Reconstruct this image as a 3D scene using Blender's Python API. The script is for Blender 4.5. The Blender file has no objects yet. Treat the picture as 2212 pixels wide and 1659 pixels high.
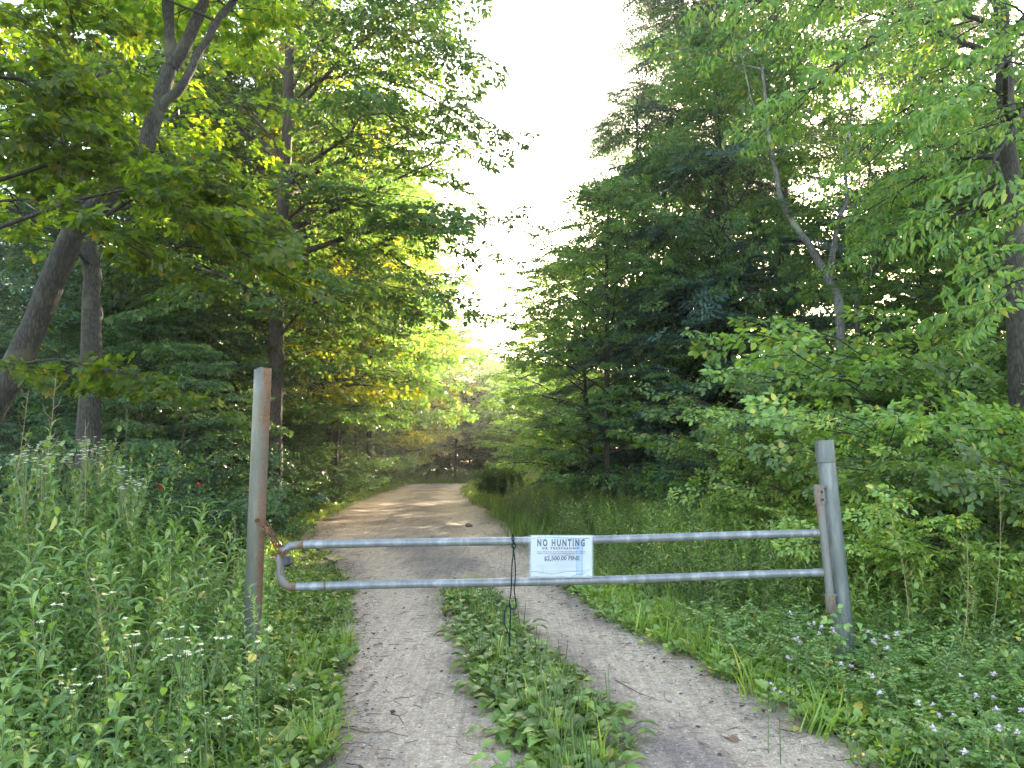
import bpy, math, random
import numpy as np
from mathutils import Vector, Matrix
PI = math.pi
R_ = math.radians
sc = bpy.context.scene
C = sc.collection

# ------------------------------------------------------------ camera, sky, sun, exposure
PITCH = R_(5.9)
CAM_H = 1.5
cam_d = bpy.data.cameras.new("camera"); cam = bpy.data.objects.new("camera", cam_d); C.objects.link(cam)
cam_d.sensor_width = 36; cam_d.lens = 27; cam_d.clip_start = 0.05; cam_d.clip_end = 2000
cam.location = (0, 0, CAM_H); cam.rotation_euler = (PI/2 + PITCH, 0, 0)
sc.camera = cam
SUN_EL, SUN_AZ = R_(13.0), R_(21.0)     # azimuth clockwise from +Y
world = bpy.data.worlds.new("World"); sc.world = world; world.use_nodes = True
wn = world.node_tree.nodes; wl = world.node_tree.links
sky = wn.new('ShaderNodeTexSky'); sky.sky_type = 'NISHITA'; sky.sun_disc = False
sky.sun_elevation = SUN_EL; sky.sun_rotation = SUN_AZ; sky.air_density = 1.0; sky.dust_density = 2.0; sky.ozone_density = 1.0
bg = wn['Background']; bg.inputs['Strength'].default_value = 0.15
wt = wn.new('ShaderNodeMix'); wt.data_type = 'RGBA'; wt.blend_type = 'MULTIPLY'; wt.inputs[0].default_value = 1.0; wt.inputs[7].default_value = (1.09, 1.0, .89, 1)
wl.new(sky.outputs[0], wt.inputs[6]); wl.new(wt.outputs[2], bg.inputs['Color'])
sun_d = bpy.data.lights.new("sun", 'SUN'); sun_d.energy = 5.0; sun_d.angle = R_(0.6); sun_d.color = (1.0, 0.86, 0.62)
sun = bpy.data.objects.new("sun", sun_d); C.objects.link(sun)
sd = Vector((math.sin(SUN_AZ)*math.cos(SUN_EL), math.cos(SUN_AZ)*math.cos(SUN_EL), math.sin(SUN_EL)))
sun.rotation_euler = sd.to_track_quat('Z', 'Y').to_euler()
sc.view_settings.view_transform = 'Standard'; sc.view_settings.look = 'None'
sc.view_settings.gamma = 1.0; sc.view_settings.exposure = 3.36
sc.render.engine = 'CYCLES'
cy = sc.cycles
cy.max_bounces = 7; cy.diffuse_bounces = 4; cy.glossy_bounces = 2; cy.transmission_bounces = 6; cy.transparent_max_bounces = 6
cy.caustics_reflective = False; cy.caustics_refractive = False
cy.use_denoising = True
cy.sample_clamp_indirect = 8.0

HAZE = 0.0009
# ------------------------------------------------------------ photo measure (2212 x 1659) to world
FPX = 1659.0
def ray(px, py):
    cx = (px-1106)/FPX; cyy = (829.5-py)/FPX
    return np.array([cx, math.cos(PITCH)-math.sin(PITCH)*cyy, math.sin(PITCH)+math.cos(PITCH)*cyy])
def at(px, py, Y):
    d = ray(px, py); t = Y/d[1]
    return np.array([d[0]*t, Y, CAM_H+d[2]*t])
def gnd(px, py):
    d = ray(px, py); t = -CAM_H/d[2]
    return d[0]*t, d[1]*t

L_ED = sorted([(gnd(*p)[1], gnd(*p)[0]) for p in [(700,1659),(742,1450),(772,1290),(735,1215),(660,1165),(690,1130),(760,1090),(830,1062),(880,1046)]])
R_ED = sorted([(gnd(*p)[1], gnd(*p)[0]) for p in [(1870,1659),(1560,1470),(1330,1350),(1215,1270),(1150,1190),(1095,1140),(1030,1090),(1000,1062),(1020,1047)]])
L_ED = [(-12, L_ED[0][1]+0.2)] + L_ED + [(66, -6.0), (75, 6)]
R_ED = [(-12, R_ED[0][1]-0.1)] + R_ED + [(62, -1.0), (66, 3), (75, 12)]
def xl(y): return np.interp(y, [p[0] for p in L_ED], [p[1] for p in L_ED])
def xr(y): return np.interp(y, [p[0] for p in R_ED], [p[1] for p in R_ED])
# centre strip between the wheel tracks
S_ED = [(gnd(*p)[1], gnd(*p)[0], gnd(*q)[0]) for p, q in [((960,1275),(1055,1275)),((975,1360),(1125,1360)),((1010,1450),(1200,1450)),((1060,1550),(1300,1550)),((1085,1600),(1335,1600)),((1110,1659),(1355,1659))]]
S_ED = sorted(S_ED)
def strip(y): return (np.interp(y, [p[0] for p in S_ED], [p[1] for p in S_ED]), np.interp(y, [p[0] for p in S_ED], [p[2] for p in S_ED]))
def sstep(a, b, x): t = np.clip((x-a)/(b-a), 0, 1); return t*t*(3-2*t)
def hgt(x, y):
    x = np.asarray(x, float); y = np.asarray(y, float)
    dl = xl(y)-x; dr = x-xr(y)
    h = sstep(0.7, 4.0, dl)*0.30 + sstep(0.1, 2.0, dr)*0.10 + sstep(1.5, 14, dr)*1.5 + sstep(3, 30, dl)*0.3
    h = h + 0.04*np.sin(x*1.7+y*0.9)*sstep(0.3, 2, np.maximum(dl, dr)) + 0.03*np.sin(y*2.3-x*1.1)*sstep(0.3, 2, np.maximum(dl, dr))
    # faint wheel ruts
    a = (x-xl(y))/np.maximum(xr(y)-xl(y), .1)
    ins = (a > 0) & (a < 1)
    h = h - np.where(ins, 0.025*(np.exp(-((a-.24)/.13)**2)+np.exp(-((a-.8)/.13)**2)), 0)
    return h

# ------------------------------------------------------------ materials
def new_mat(name):
    m = bpy.data.materials.new(name); m.use_nodes = True
    nt = m.node_tree; return m, nt.nodes, nt.links, nt.nodes['Principled BSDF']
def N(nodes, t, **kw):
    n = nodes.new(t)
    for k, v in kw.items():
        if k in n.inputs: n.inputs[k].default_value = v
        else: setattr(n, k, v)
    return n
def ramp(nodes, stops, interp='LINEAR'):
    r = nodes.new('ShaderNodeValToRGB'); cr = r.color_ramp; cr.interpolation = interp
    while len(cr.elements) < len(stops): cr.elements.new(0.5)
    for e, (p, c) in zip(cr.elements, stops): e.position = p; e.color = (*c, 1)
    return r
def leaf_mat(name, c0, c1, c2, trans=0.42, rough=0.45, tint=(1.65, 1.7, 0.6), spec=0.5):
    c0, c1, c2 = (tuple(min(.9, (v*(1.48, 1.28, 1.45)[j]+.010*(j == 2)) if spec > .25 else v) for j, v in enumerate(c)) for c in (c0, c1, c2))
    m, n, l, p = new_mat(name)
    g = n.new('ShaderNodeNewGeometry')
    r = ramp(n, [(0.0, c0), (0.5, c1), (0.93, c2), (0.985, (c2[0]*1.7, c2[1]*1.05, c2[2]))])
    l.new(g.outputs['Random Per Island'], r.inputs[0])
    tc = n.new('ShaderNodeTexCoord'); no = N(n, 'ShaderNodeTexNoise', Scale=2.2, Detail=3.0)
    l.new(tc.outputs['Object'], no.inputs['Vector'])
    oi = n.new('ShaderNodeObjectInfo')
    ad = N(n, 'ShaderNodeMath', operation='ADD'); l.new(no.outputs['Fac'], ad.inputs[0]); l.new(oi.outputs['Random'], ad.inputs[1])
    mr = N(n, 'ShaderNodeMapRange'); mr.inputs['From Min'].default_value = .4; mr.inputs['From Max'].default_value = 1.6
    mr.inputs['To Min'].default_value = 0.5; mr.inputs['To Max'].default_value = 1.5
    l.new(ad.outputs[0], mr.inputs['Value'])
    hs = n.new('ShaderNodeHueSaturation'); l.new(r.outputs[0], hs.inputs['Color']); l.new(mr.outputs[0], hs.inputs['Value'])
    l.new(hs.outputs[0], p.inputs['Base Color'])
    p.inputs['Roughness'].default_value = rough; p.inputs['Specular IOR Level'].default_value = spec
    mx = N(n, 'ShaderNodeMix', data_type='RGBA', blend_type='MULTIPLY'); mx.inputs[0].default_value = 1.0
    l.new(hs.outputs[0], mx.inputs[6]); mx.inputs[7].default_value = (*tint, 1)
    tr = n.new('ShaderNodeBsdfTranslucent'); l.new(mx.outputs[2], tr.inputs['Color'])
    ms = n.new('ShaderNodeMixShader'); ms.inputs[0].default_value = trans
    l.new(p.outputs[0], ms.inputs[1]); l.new(tr.outputs[0], ms.inputs[2])
    l.new(ms.outputs[0], n['Material Output'].inputs['Surface'])
    return m
LB = dict(trans=.45)
M_maple = leaf_mat("maple_leaf", (.060,.120,.018), (.095,.175,.022), (.140,.215,.026), .62, tint=(2.1,2.0,.35))
M_beech = leaf_mat("beech_leaf", (.045,.110,.030), (.065,.145,.036), (.110,.185,.036), .48)
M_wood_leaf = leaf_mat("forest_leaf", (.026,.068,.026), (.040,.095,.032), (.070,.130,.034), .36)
M_yellow = leaf_mat("sunlit_tint_leaf", (.070,.115,.018), (.105,.155,.020), (.150,.185,.022), .52, tint=(1.9,1.72,.28))  # yellow sunlight put into the leaf colour and its see-through tint
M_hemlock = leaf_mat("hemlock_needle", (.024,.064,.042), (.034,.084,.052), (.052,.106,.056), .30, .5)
M_shrub = leaf_mat("shrub_leaf", (.075,.145,.038), (.110,.205,.046), (.165,.265,.056), .42)
M_ash = leaf_mat("ash_leaf", (.050,.110,.028), (.070,.150,.032), (.115,.195,.034), .5)
M_weed = leaf_mat("weed_leaf", (.066,.130,.032), (.102,.188,.040), (.165,.255,.055), .34, .30, (1.4,1.6,.55), .7)
M_weedy = leaf_mat("pale_weed_leaf", (.095,.165,.032), (.140,.230,.040), (.200,.290,.052), .38, .33, (1.4,1.6,.5), .6)
M_grass = leaf_mat("grass_blade", (.095,.175,.028), (.135,.235,.036), (.205,.290,.055), .42, .35)
M_plantain = leaf_mat("plantain_leaf", (.095,.175,.032), (.135,.230,.040), (.170,.265,.050), .34, .42, (1.5,1.6,.4), .5)
M_stem = leaf_mat("green_stem", (.06,.11,.03), (.09,.14,.04), (.12,.16,.05), .1)

def bark(name, a, b, scale=6):
    m, n, l, p = new_mat(name)
    tc = n.new('ShaderNodeTexCoord'); mp = n.new('ShaderNodeMapping'); mp.inputs['Scale'].default_value = (1, 1, 0.22)
    l.new(tc.outputs['Object'], mp.inputs[0])
    v = N(n, 'ShaderNodeTexVoronoi', Scale=scale*7.0); v.feature = 'DISTANCE_TO_EDGE'; l.new(mp.outputs[0], v.inputs['Vector'])
    no = N(n, 'ShaderNodeTexNoise', Scale=scale*5, Detail=8.0, Roughness=.75); l.new(mp.outputs[0], no.inputs['Vector'])
    mul = N(n, 'ShaderNodeMath', operation='MULTIPLY'); l.new(v.outputs['Distance'], mul.inputs[0]); mul.inputs[1].default_value = 1.1
    ad = N(n, 'ShaderNodeMath', operation='MULTIPLY_ADD'); l.new(no.outputs['Fac'], ad.inputs[0]); ad.inputs[1].default_value = .8; l.new(mul.outputs[0], ad.inputs[2])
    r = ramp(n, [(.32, a), (.72, b)]); l.new(ad.outputs[0], r.inputs[0])
    no2 = N(n, 'ShaderNodeTexNoise', Scale=2.2, Detail=3.0); l.new(tc.outputs['Object'], no2.inputs['Vector'])
    r2 = ramp(n, [(.58, (0,0,0)), (.68, (1,1,1))]); l.new(no2.outputs['Fac'], r2.inputs[0])
    mx = N(n, 'ShaderNodeMix', data_type='RGBA'); l.new(r2.outputs[0], mx.inputs[0]); l.new(r.outputs[0], mx.inputs[6])
    mx.inputs[7].default_value = (b[0]*1.3, b[1]*1.45, b[2]*1.2, 1)
    l.new(mx.outputs[2], p.inputs['Base Color']); p.inputs['Roughness'].default_value = .9
    bu = N(n, 'ShaderNodeBump', Strength=.6, Distance=.015); l.new(ad.outputs[0], bu.inputs['Height']); l.new(bu.outputs[0], p.inputs['Normal'])
    return m
M_bark = bark("bark_grey_brown", (.010,.008,.007), (.062,.051,.042))
M_bark_dark = bark("bark_dark", (.012,.009,.008), (.045,.036,.029))
M_bark_pale = bark("bark_pale", (.06,.056,.052), (.19,.18,.17), 4)
M_bark_rust = bark("bark_reddish", (.022,.014,.011), (.085,.060,.046), 5)

def ground_mat():
    m, n, l, p = new_mat("forest_soil")
    tc = n.new('ShaderNodeTexCoord')
    a = N(n, 'ShaderNodeTexNoise', Scale=1.3, Detail=5.0); l.new(tc.outputs['Object'], a.inputs['Vector'])
    b = N(n, 'ShaderNodeTexNoise', Scale=24.0, Detail=6.0, Roughness=.7); l.new(tc.outputs['Object'], b.inputs['Vector'])
    r1 = ramp(n, [(.25, (.020,.015,.009)), (.5, (.050,.038,.022)), (.75, (.110,.080,.046))]); l.new(b.outputs['Fac'], r1.inputs[0])
    r2 = ramp(n, [(.25, (.016,.028,.010)), (.5, (.035,.055,.018)), (.75, (.060,.090,.028))]); l.new(b.outputs['Fac'], r2.inputs[0])
    r3 = ramp(n, [(.42, (0,0,0)), (.56, (1,1,1))]); l.new(a.outputs['Fac'], r3.inputs[0])
    mx = N(n, 'ShaderNodeMix', data_type='RGBA'); l.new(r3.outputs[0], mx.inputs[0]); l.new(r1.outputs[0], mx.inputs[6]); l.new(r2.outputs[0], mx.inputs[7])
    l.new(mx.outputs[2], p.inputs['Base Color']); p.inputs['Roughness'].default_value = .95
    bu = N(n, 'ShaderNodeBump', Strength=.8, Distance=.05); l.new(b.outputs['Fac'], bu.inputs['Height']); l.new(bu.outputs[0], p.inputs['Normal'])
    return m
def road_mat():
    m, n, l, p = new_mat("dirt_road")
    tc = n.new('ShaderNodeTexCoord'); O = tc.outputs['Object']
    mp = n.new('ShaderNodeMapping'); mp.inputs['Scale'].default_value = (1, .35, 1); l.new(O, mp.inputs[0])
    big = N(n, 'ShaderNodeTexNoise', Scale=1.1, Detail=4.0, Roughness=.6); l.new(mp.outputs[0], big.inputs['Vector'])
    mid = N(n, 'ShaderNodeTexNoise', Scale=13.0, Detail=9.0, Roughness=.82); l.new(O, mid.inputs['Vector'])
    fine = N(n, 'ShaderNodeTexVoronoi', Scale=95.0); l.new(O, fine.inputs['Vector'])
    fine2 = N(n, 'ShaderNodeTexNoise', Scale=160.0, Detail=3.0, Roughness=.8); l.new(O, fine2.inputs['Vector'])
    r1 = ramp(n, [(.34, (.29,.232,.205)), (.48, (.43,.325,.255)), (.62, (.60,.46,.35))]); ta = n.new('ShaderNodeAttribute'); ta.attribute_name = 'tread'; tm = N(n, 'ShaderNodeMath', operation='MULTIPLY_ADD'); l.new(ta.outputs['Fac'], tm.inputs[0]); tm.inputs[1].default_value = .24; l.new(big.outputs['Fac'], tm.inputs[2])
    ts = N(n, 'ShaderNodeMath', operation='SUBTRACT'); l.new(tm.outputs[0], ts.inputs[0]); ts.inputs[1].default_value = .07; l.new(ts.outputs[0], r1.inputs[0])
    r2 = ramp(n, [(.28, (.42,.42,.42)), (.5, (.95,.95,.95)), (.72, (1.25,1.22,1.2))]); l.new(mid.outputs['Fac'], r2.inputs[0])
    m1 = N(n, 'ShaderNodeMix', data_type='RGBA', blend_type='MULTIPLY'); m1.inputs[0].default_value = 1.0
    l.new(r1.outputs[0], m1.inputs[6]); l.new(r2.outputs[0], m1.inputs[7])
    sep = n.new('ShaderNodeSeparateColor'); l.new(fine.outputs['Color'], sep.inputs[0])
    r3 = ramp(n, [(0, (.62,.60,.60)), (.5, (1,1,1)), (.93, (1.12,1.1,1.1)), (.97, (1.7,1.7,1.75))]); l.new(sep.outputs[0], r3.inputs[0])
    m2 = N(n, 'ShaderNodeMix', data_type='RGBA', blend_type='MULTIPLY'); m2.inputs[0].default_value = .75
    l.new(m1.outputs[2], m2.inputs[6]); l.new(r3.outputs[0], m2.inputs[7])
    r4 = ramp(n, [(.3, (.6,.58,.56)), (.55, (1.05,1.05,1.05))]); l.new(fine2.outputs['Fac'], r4.inputs[0])
    m3 = N(n, 'ShaderNodeMix', data_type='RGBA', blend_type='MULTIPLY'); m3.inputs[0].default_value = .6
    l.new(m2.outputs[2], m3.inputs[6]); l.new(r4.outputs[0], m3.inputs[7])
    ms_ = n.new('ShaderNodeMapping'); ms_.inputs['Scale'].default_value = (26, 1.1, 1); l.new(O, ms_.inputs[0])
    st = N(n, 'ShaderNodeTexNoise', Scale=1.0, Detail=5.0, Roughness=.6); l.new(ms_.outputs[0], st.inputs['Vector'])
    rs = ramp(n, [(.32, (.74,.72,.71)), (.55, (1.0,1.0,1.0)), (.72, (1.14,1.12,1.08))]); l.new(st.outputs['Fac'], rs.inputs[0])
    m5 = N(n, 'ShaderNodeMix', data_type='RGBA', blend_type='MULTIPLY'); m5.inputs[0].default_value = .8; l.new(m3.outputs[2], m5.inputs[6]); l.new(rs.outputs[0], m5.inputs[7]); m3 = m5
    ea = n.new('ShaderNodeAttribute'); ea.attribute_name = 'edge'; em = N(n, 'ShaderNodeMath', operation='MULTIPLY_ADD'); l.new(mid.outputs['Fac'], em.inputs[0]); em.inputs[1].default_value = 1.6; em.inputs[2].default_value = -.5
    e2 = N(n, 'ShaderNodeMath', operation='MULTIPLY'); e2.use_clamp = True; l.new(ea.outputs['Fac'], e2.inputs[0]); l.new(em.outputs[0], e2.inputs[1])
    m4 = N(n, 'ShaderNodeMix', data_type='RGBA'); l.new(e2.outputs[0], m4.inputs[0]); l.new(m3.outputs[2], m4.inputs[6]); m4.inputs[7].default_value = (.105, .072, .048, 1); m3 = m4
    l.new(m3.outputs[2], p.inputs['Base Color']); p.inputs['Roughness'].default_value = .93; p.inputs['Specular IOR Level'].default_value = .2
    ad = N(n, 'ShaderNodeMath', operation='MULTIPLY_ADD'); l.new(fine.outputs['Distance'], ad.inputs[0]); ad.inputs[1].default_value = -.25; l.new(mid.outputs['Fac'], ad.inputs[2])
    bu = N(n, 'ShaderNodeBump', Strength=.7, Distance=.02); l.new(ad.outputs[0], bu.inputs['Height']); l.new(bu.outputs[0], p.inputs['Normal'])
    return m
def simple(name, col, rough=.6, metal=0, spec=.5, noise=0, col2=None, scale=8):
    m, n, l, p = new_mat(name)
    p.inputs['Roughness'].default_value = rough; p.inputs['Metallic'].default_value = metal; p.inputs['Specular IOR Level'].default_value = spec
    if col2 is None: col2 = tuple(min(1, c*1.35) for c in col)
    tc = n.new('ShaderNodeTexCoord'); no = N(n, 'ShaderNodeTexNoise', Scale=scale, Detail=5.0); l.new(tc.outputs['Object'], no.inputs['Vector'])
    r = ramp(n, [(.35, col), (.65, col2)]); l.new(no.outputs['Fac'], r.inputs[0]); l.new(r.outputs[0], p.inputs['Base Color'])
    return m
def steel(name, rust=0.5, axis=None, lowrust=None, base=(.21,.215,.235), metal=.3):
    """galvanised pipe: mottled zinc with rust stains; axis=(x,y) side where rust has run down"""
    m, n, l, p = new_mat(name)
    tc = n.new('ShaderNodeTexCoord'); O = tc.outputs['Object']
    mp = n.new('ShaderNodeMapping'); mp.inputs['Scale'].default_value = (1, 1, .18); l.new(O, mp.inputs[0])
    a = N(n, 'ShaderNodeTexNoise', Scale=14.0, Detail=6.0, Roughness=.65); l.new(mp.outputs[0], a.inputs['Vector'])
    b = N(n, 'ShaderNodeTexNoise', Scale=3.0, Detail=4.0); l.new(mp.outputs[0], b.inputs['Vector'])
    v = N(n, 'ShaderNodeTexNoise', Scale=70.0, Detail=4.0, Roughness=.7); l.new(O, v.inputs['Vector'])
    r = ramp(n, [(.27, tuple(c*.35 for c in base)), (.36, tuple(c*.75 for c in base)), (.52, base), (.70, tuple(min(.8, c*1.7) for c in base))]); l.new(a.outputs['Fac'], r.inputs[0])
    rr = ramp(n, [(.3, (.10,.045,.022)), (.55, (.17,.085,.045)), (.75, (.24,.15,.09))]); l.new(v.outputs['Fac'], rr.inputs[0])
    mask = N(n, 'ShaderNodeMath', operation='ADD'); l.new(a.outputs['Fac'], mask.inputs[0]); l.new(b.outputs['Fac'], mask.inputs[1])
    last = mask.outputs[0]
    sp = n.new('ShaderNodeSeparateXYZ'); l.new(O, sp.inputs[0])
    if axis:
        nm = n.new('ShaderNodeVectorMath'); nm.operation = 'DOT_PRODUCT'; l.new(O, nm.inputs[0]); nm.inputs[1].default_value = (axis[0], axis[1], 0)
        ma = N(n, 'ShaderNodeMath', operation='MULTIPLY_ADD'); l.new(nm.outputs['Value'], ma.inputs[0]); ma.inputs[1].default_value = 4.5; l.new(last, ma.inputs[2]); last = ma.outputs[0]
    if lowrust is not None:
        ma = N(n, 'ShaderNodeMapRange'); ma.inputs['From Min'].default_value = lowrust+.12; ma.inputs['From Max'].default_value = lowrust-.02
        ma.inputs['To Min'].default_value = 0; ma.inputs['To Max'].default_value = .7; l.new(sp.outputs[0], ma.inputs['Value'])
        m2 = N(n, 'ShaderNodeMath', operation='ADD'); l.new(ma.outputs[0], m2.inputs[0]); l.new(last, m2.inputs[1]); last = m2.outputs[0]
    th = 1.45 - rust*.5
    rm = ramp(n, [(0, (0,0,0)), (1, (1,1,1))]); mr = N(n, 'ShaderNodeMapRange'); mr.inputs['From Min'].default_value = th; mr.inputs['From Max'].default_value = th+.22
    l.new(last, mr.inputs['Value']); l.new(mr.outputs[0], rm.inputs[0])
    mx = N(n, 'ShaderNodeMix', data_type='RGBA'); l.new(rm.outputs[0], mx.inputs[0]); l.new(r.outputs[0], mx.inputs[6]); l.new(rr.outputs[0], mx.inputs[7])
    l.new(mx.outputs[2], p.inputs['Base Color'])
    me = N(n, 'ShaderNodeMapRange'); me.inputs['To Min'].default_value = metal; me.inputs['To Max'].default_value = 0.0; l.new(rm.outputs[0], me.inputs['Value']); l.new(me.outputs[0], p.inputs['Metallic'])
    ro = N(n, 'ShaderNodeMapRange'); ro.inputs['To Min'].default_value = .42; ro.inputs['To Max'].default_value = .85; l.new(rm.outputs[0], ro.inputs['Value']); l.new(ro.outputs[0], p.inputs['Roughness'])
    bu = N(n, 'ShaderNodeBump', Strength=.25, Distance=.004); l.new(v.outputs['Fac'], bu.inputs['Height']); l.new(bu.outputs[0], p.inputs['Normal'])
    return m
M_ground = ground_mat(); M_road = road_mat()

# ------------------------------------------------------------ geometry kit
class Geo:
    """a growing polygon soup; finalised into one mesh"""
    def __init__(s): s.v = []; s.l = []; s.t = []; s.m = []; s.n = 0; s._f = None
    def add(s, V, faces, mi=0):
        V = np.asarray(V, float).reshape(-1, 3)
        s.l.append(np.array([i for f in faces for i in f], np.int64)+s.n); s.t.append(np.array([len(f) for f in faces], np.int64))
        s.m.append(np.full(len(faces), mi, np.int64)); s.v.append(V); s.n += len(V); s._f = None
        return s
    def fin(s):
        if s._f is None:
            if not s.v: s._f = (np.zeros((0,3)), np.zeros(0, int), np.zeros(0, int), np.zeros(0, int))
            else: s._f = tuple(np.concatenate(a) for a in (s.v, s.l, s.t, s.m))
        return s._f
    def inst(s, T, Rm, P, mi=None):
        """stamp template T with matrices Rm (M,3,3) and positions P (M,3)"""
        V, L, Tt, Mi = T.fin(); Rm = np.asarray(Rm, float); P = np.asarray(P, float); M = len(P)
        if M == 0 or len(V) == 0: return s
        VV = np.einsum('mij,kj->mki', Rm, V)+P[:, None, :]
        s.v.append(VV.reshape(-1, 3)); k = len(V)
        s.l.append((L[None, :]+(np.arange(M)*k)[:, None]).ravel()+s.n); s.t.append(np.tile(Tt, M))
        s.m.append(np.tile(Mi, M) if mi is None else np.full(len(Tt)*M, mi, np.int64)); s.n += M*k; s._f = None
        return s
    def tube(s, pts, rad, k=6, mi=0, cap=True):
        P = np.asarray(pts, float); n = len(P)
        r = np.interp(np.linspace(0, 1, n), np.linspace(0, 1, len(rad)), rad) if not np.isscalar(rad) else np.full(n, rad)
        T = np.gradient(P, axis=0); T /= np.linalg.norm(T, axis=1)[:, None]+1e-9
        up = np.array([0, 0, 1.0]) if abs(T[0][2]) < .9 else np.array([1.0, 0, 0])
        a = np.cross(up, T[0]); a /= np.linalg.norm(a)
        V = []; an = np.arange(k)*2*PI/k
        for i in range(n):
            a = a-T[i]*np.dot(a, T[i]); a /= np.linalg.norm(a)+1e-9; b = np.cross(T[i], a)
            V.append(P[i]+r[i]*(np.cos(an)[:, None]*a+np.sin(an)[:, None]*b))
        F = [(i*k+j, i*k+(j+1) % k, (i+1)*k+(j+1) % k, (i+1)*k+j) for i in range(n-1) for j in range(k)]
        s.add(np.concatenate(V), F, mi)
        if cap: s.add(V[0], [tuple(range(k))[::-1]], mi); s.add(V[-1], [tuple(range(k))], mi)
        return s
    def mesh(s, name, mats, smooth=True):
        V, L, T, Mi = s.fin(); me = bpy.data.meshes.new(name)
        me.vertices.add(len(V)); me.vertices.foreach_set('co', V.astype(np.float32).ravel())
        me.loops.add(len(L)); me.loops.foreach_set('vertex_index', L.astype(np.int32))
        me.polygons.add(len(T)); st = np.concatenate([[0], np.cumsum(T)[:-1]]) if len(T) else T
        me.polygons.foreach_set('loop_start', st.astype(np.int32))
        me.polygons.foreach_set('material_index', Mi.astype(np.int32))
        me.polygons.foreach_set('use_smooth', np.full(len(T), smooth, bool))
        for m in mats: me.materials.append(m)
        me.update(calc_edges=True)
        return me
def tag(o, label=None, cat=None, group=None, kind=None):
    if label: o['label'] = label
    if cat: o['category'] = cat
    if group: o['group'] = group
    if kind: o['kind'] = kind
    return o
def obj(name, me, parent=None, loc=None):
    o = bpy.data.objects.new(name, me); C.objects.link(o)
    if parent is not None: o.parent = parent
    if loc is not None: o.location = loc
    return o
def empty(name, loc=(0, 0, 0), rz=0, label=None, cat=None, group=None):
    e = bpy.data.objects.new(name, None); C.objects.link(e); e.location = loc; e.rotation_euler = (0, 0, rz)
    e.empty_display_size = .2
    return tag(e, label, cat, group)
def dup(root, loc, rz=0, s=1.0, label=None, group=None):
    r = root.copy(); C.objects.link(r); r.location = loc; r.rotation_euler = (0, 0, rz)
    r.scale = s if hasattr(s, '__len__') else (s, s, s)
    if label: r['label'] = label
    if group: r['group'] = group
    for ch in root.children:
        c = ch.copy(); C.objects.link(c); c.parent = r
        for g in ch.children:
            d = g.copy(); C.objects.link(d); d.parent = c
    return r
def nz(v): return v/(np.linalg.norm(v, axis=-1, keepdims=True)+1e-9)
def frames(F, U, s=1.0):
    """matrices whose x axis is F, z axis close to U, scaled by s"""
    F = nz(np.asarray(F, float)); U = np.asarray(U, float); S = nz(np.cross(U, F)); U2 = np.cross(F, S)
    s = np.asarray(s, float).reshape(-1, 1, 1) if not np.isscalar(s) else s
    return np.stack([F, S, U2], axis=-1)*s
def rotz(a):
    a = np.asarray(a, float); z = np.zeros_like(a); o = z+1
    return np.stack([np.stack([np.cos(a), -np.sin(a), z], -1), np.stack([np.sin(a), np.cos(a), z], -1), np.stack([z, z, o], -1)], -2)

# leaf templates, length 1 along +x, face up +z
def t_diamond(w=.32):
    return Geo().add([(0,0,0), (.45,-w,.06), (1,0,-.1), (.45,w,.06)], [(0,1,2,3)])
def t_hex(w=.27, tip=.0, droop=.14):
    return Geo().add([(0,0,0), (.28,-w,.07), (.66,-w*.78,.02), (1,0,-droop), (.66,w*.78,.02), (.28,w,.07)], [(0,1,2,3), (0,3,4,5)])
def t_curved(ws, droop=.3, fold=.35):
    n = len(ws)+2; V = []; F = []
    xs = np.linspace(0, 1, n); c = [(x, 0, .12*math.sin(x*PI)-droop*x*x) for x in xs]; V += c
    Li = {}; Ri = {}
    for i, w in enumerate(ws):
        x, _, z = c[i+1]
        Li[i+1] = len(V); V.append((x, w, z+fold*w)); Ri[i+1] = len(V); V.append((x, -w, z+fold*w))
    F += [(0, 1, Li[1]), (0, Ri[1], 1)]
    for i in range(1, n-2): F += [(i, i+1, Li[i+1], Li[i]), (i, Ri[i], Ri[i+1], i+1)]
    F += [(n-2, n-1, Li[n-2]), (n-2, Ri[n-2], n-1)]
    return Geo().add(V, F)
def t_maple():
    o = [(0,0), (-.05,.17), (.10,.42), (.26,.26), (.52,.50), (.50,.20), (.74,.22), (1,0)]
    V = [(x, -y, .10*y-.12*x*x) for x, y in o]+[(x, y, .10*y-.12*x*x) for x, y in o[1:-1]]
    n = len(o)
    return Geo().add(V, [tuple(range(n)), (0, n-1)+tuple(range(2*n-3, n-1, -1))])
L_dia = t_diamond(); L_hex = t_hex(); L_ov = t_hex(.36); L_lance = t_curved([.07,.105,.07], .35, .5); L_mid = t_curved([.15,.20,.12], .3, .35)
L_broad = t_curved([.20,.30,.27,.14], .28, .25); L_maple = t_maple(); L_thin = t_diamond(.09); L_ash = t_hex(.20, droop=.25)
def t_blade(w=.012, bend=.5):
    xs = np.linspace(0, 1, 5); V = []; 
    for i, x in enumerate(xs): 
        ww = w*(1-x**2.2); V += [(bend*x*x, -ww, x*(1-.35*bend*x)), (bend*x*x, ww, x*(1-.35*bend*x))]
    return Geo().add(V, [(2*i, 2*i+1, 2*i+3, 2*i+2) for i in range(4)])

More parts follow.
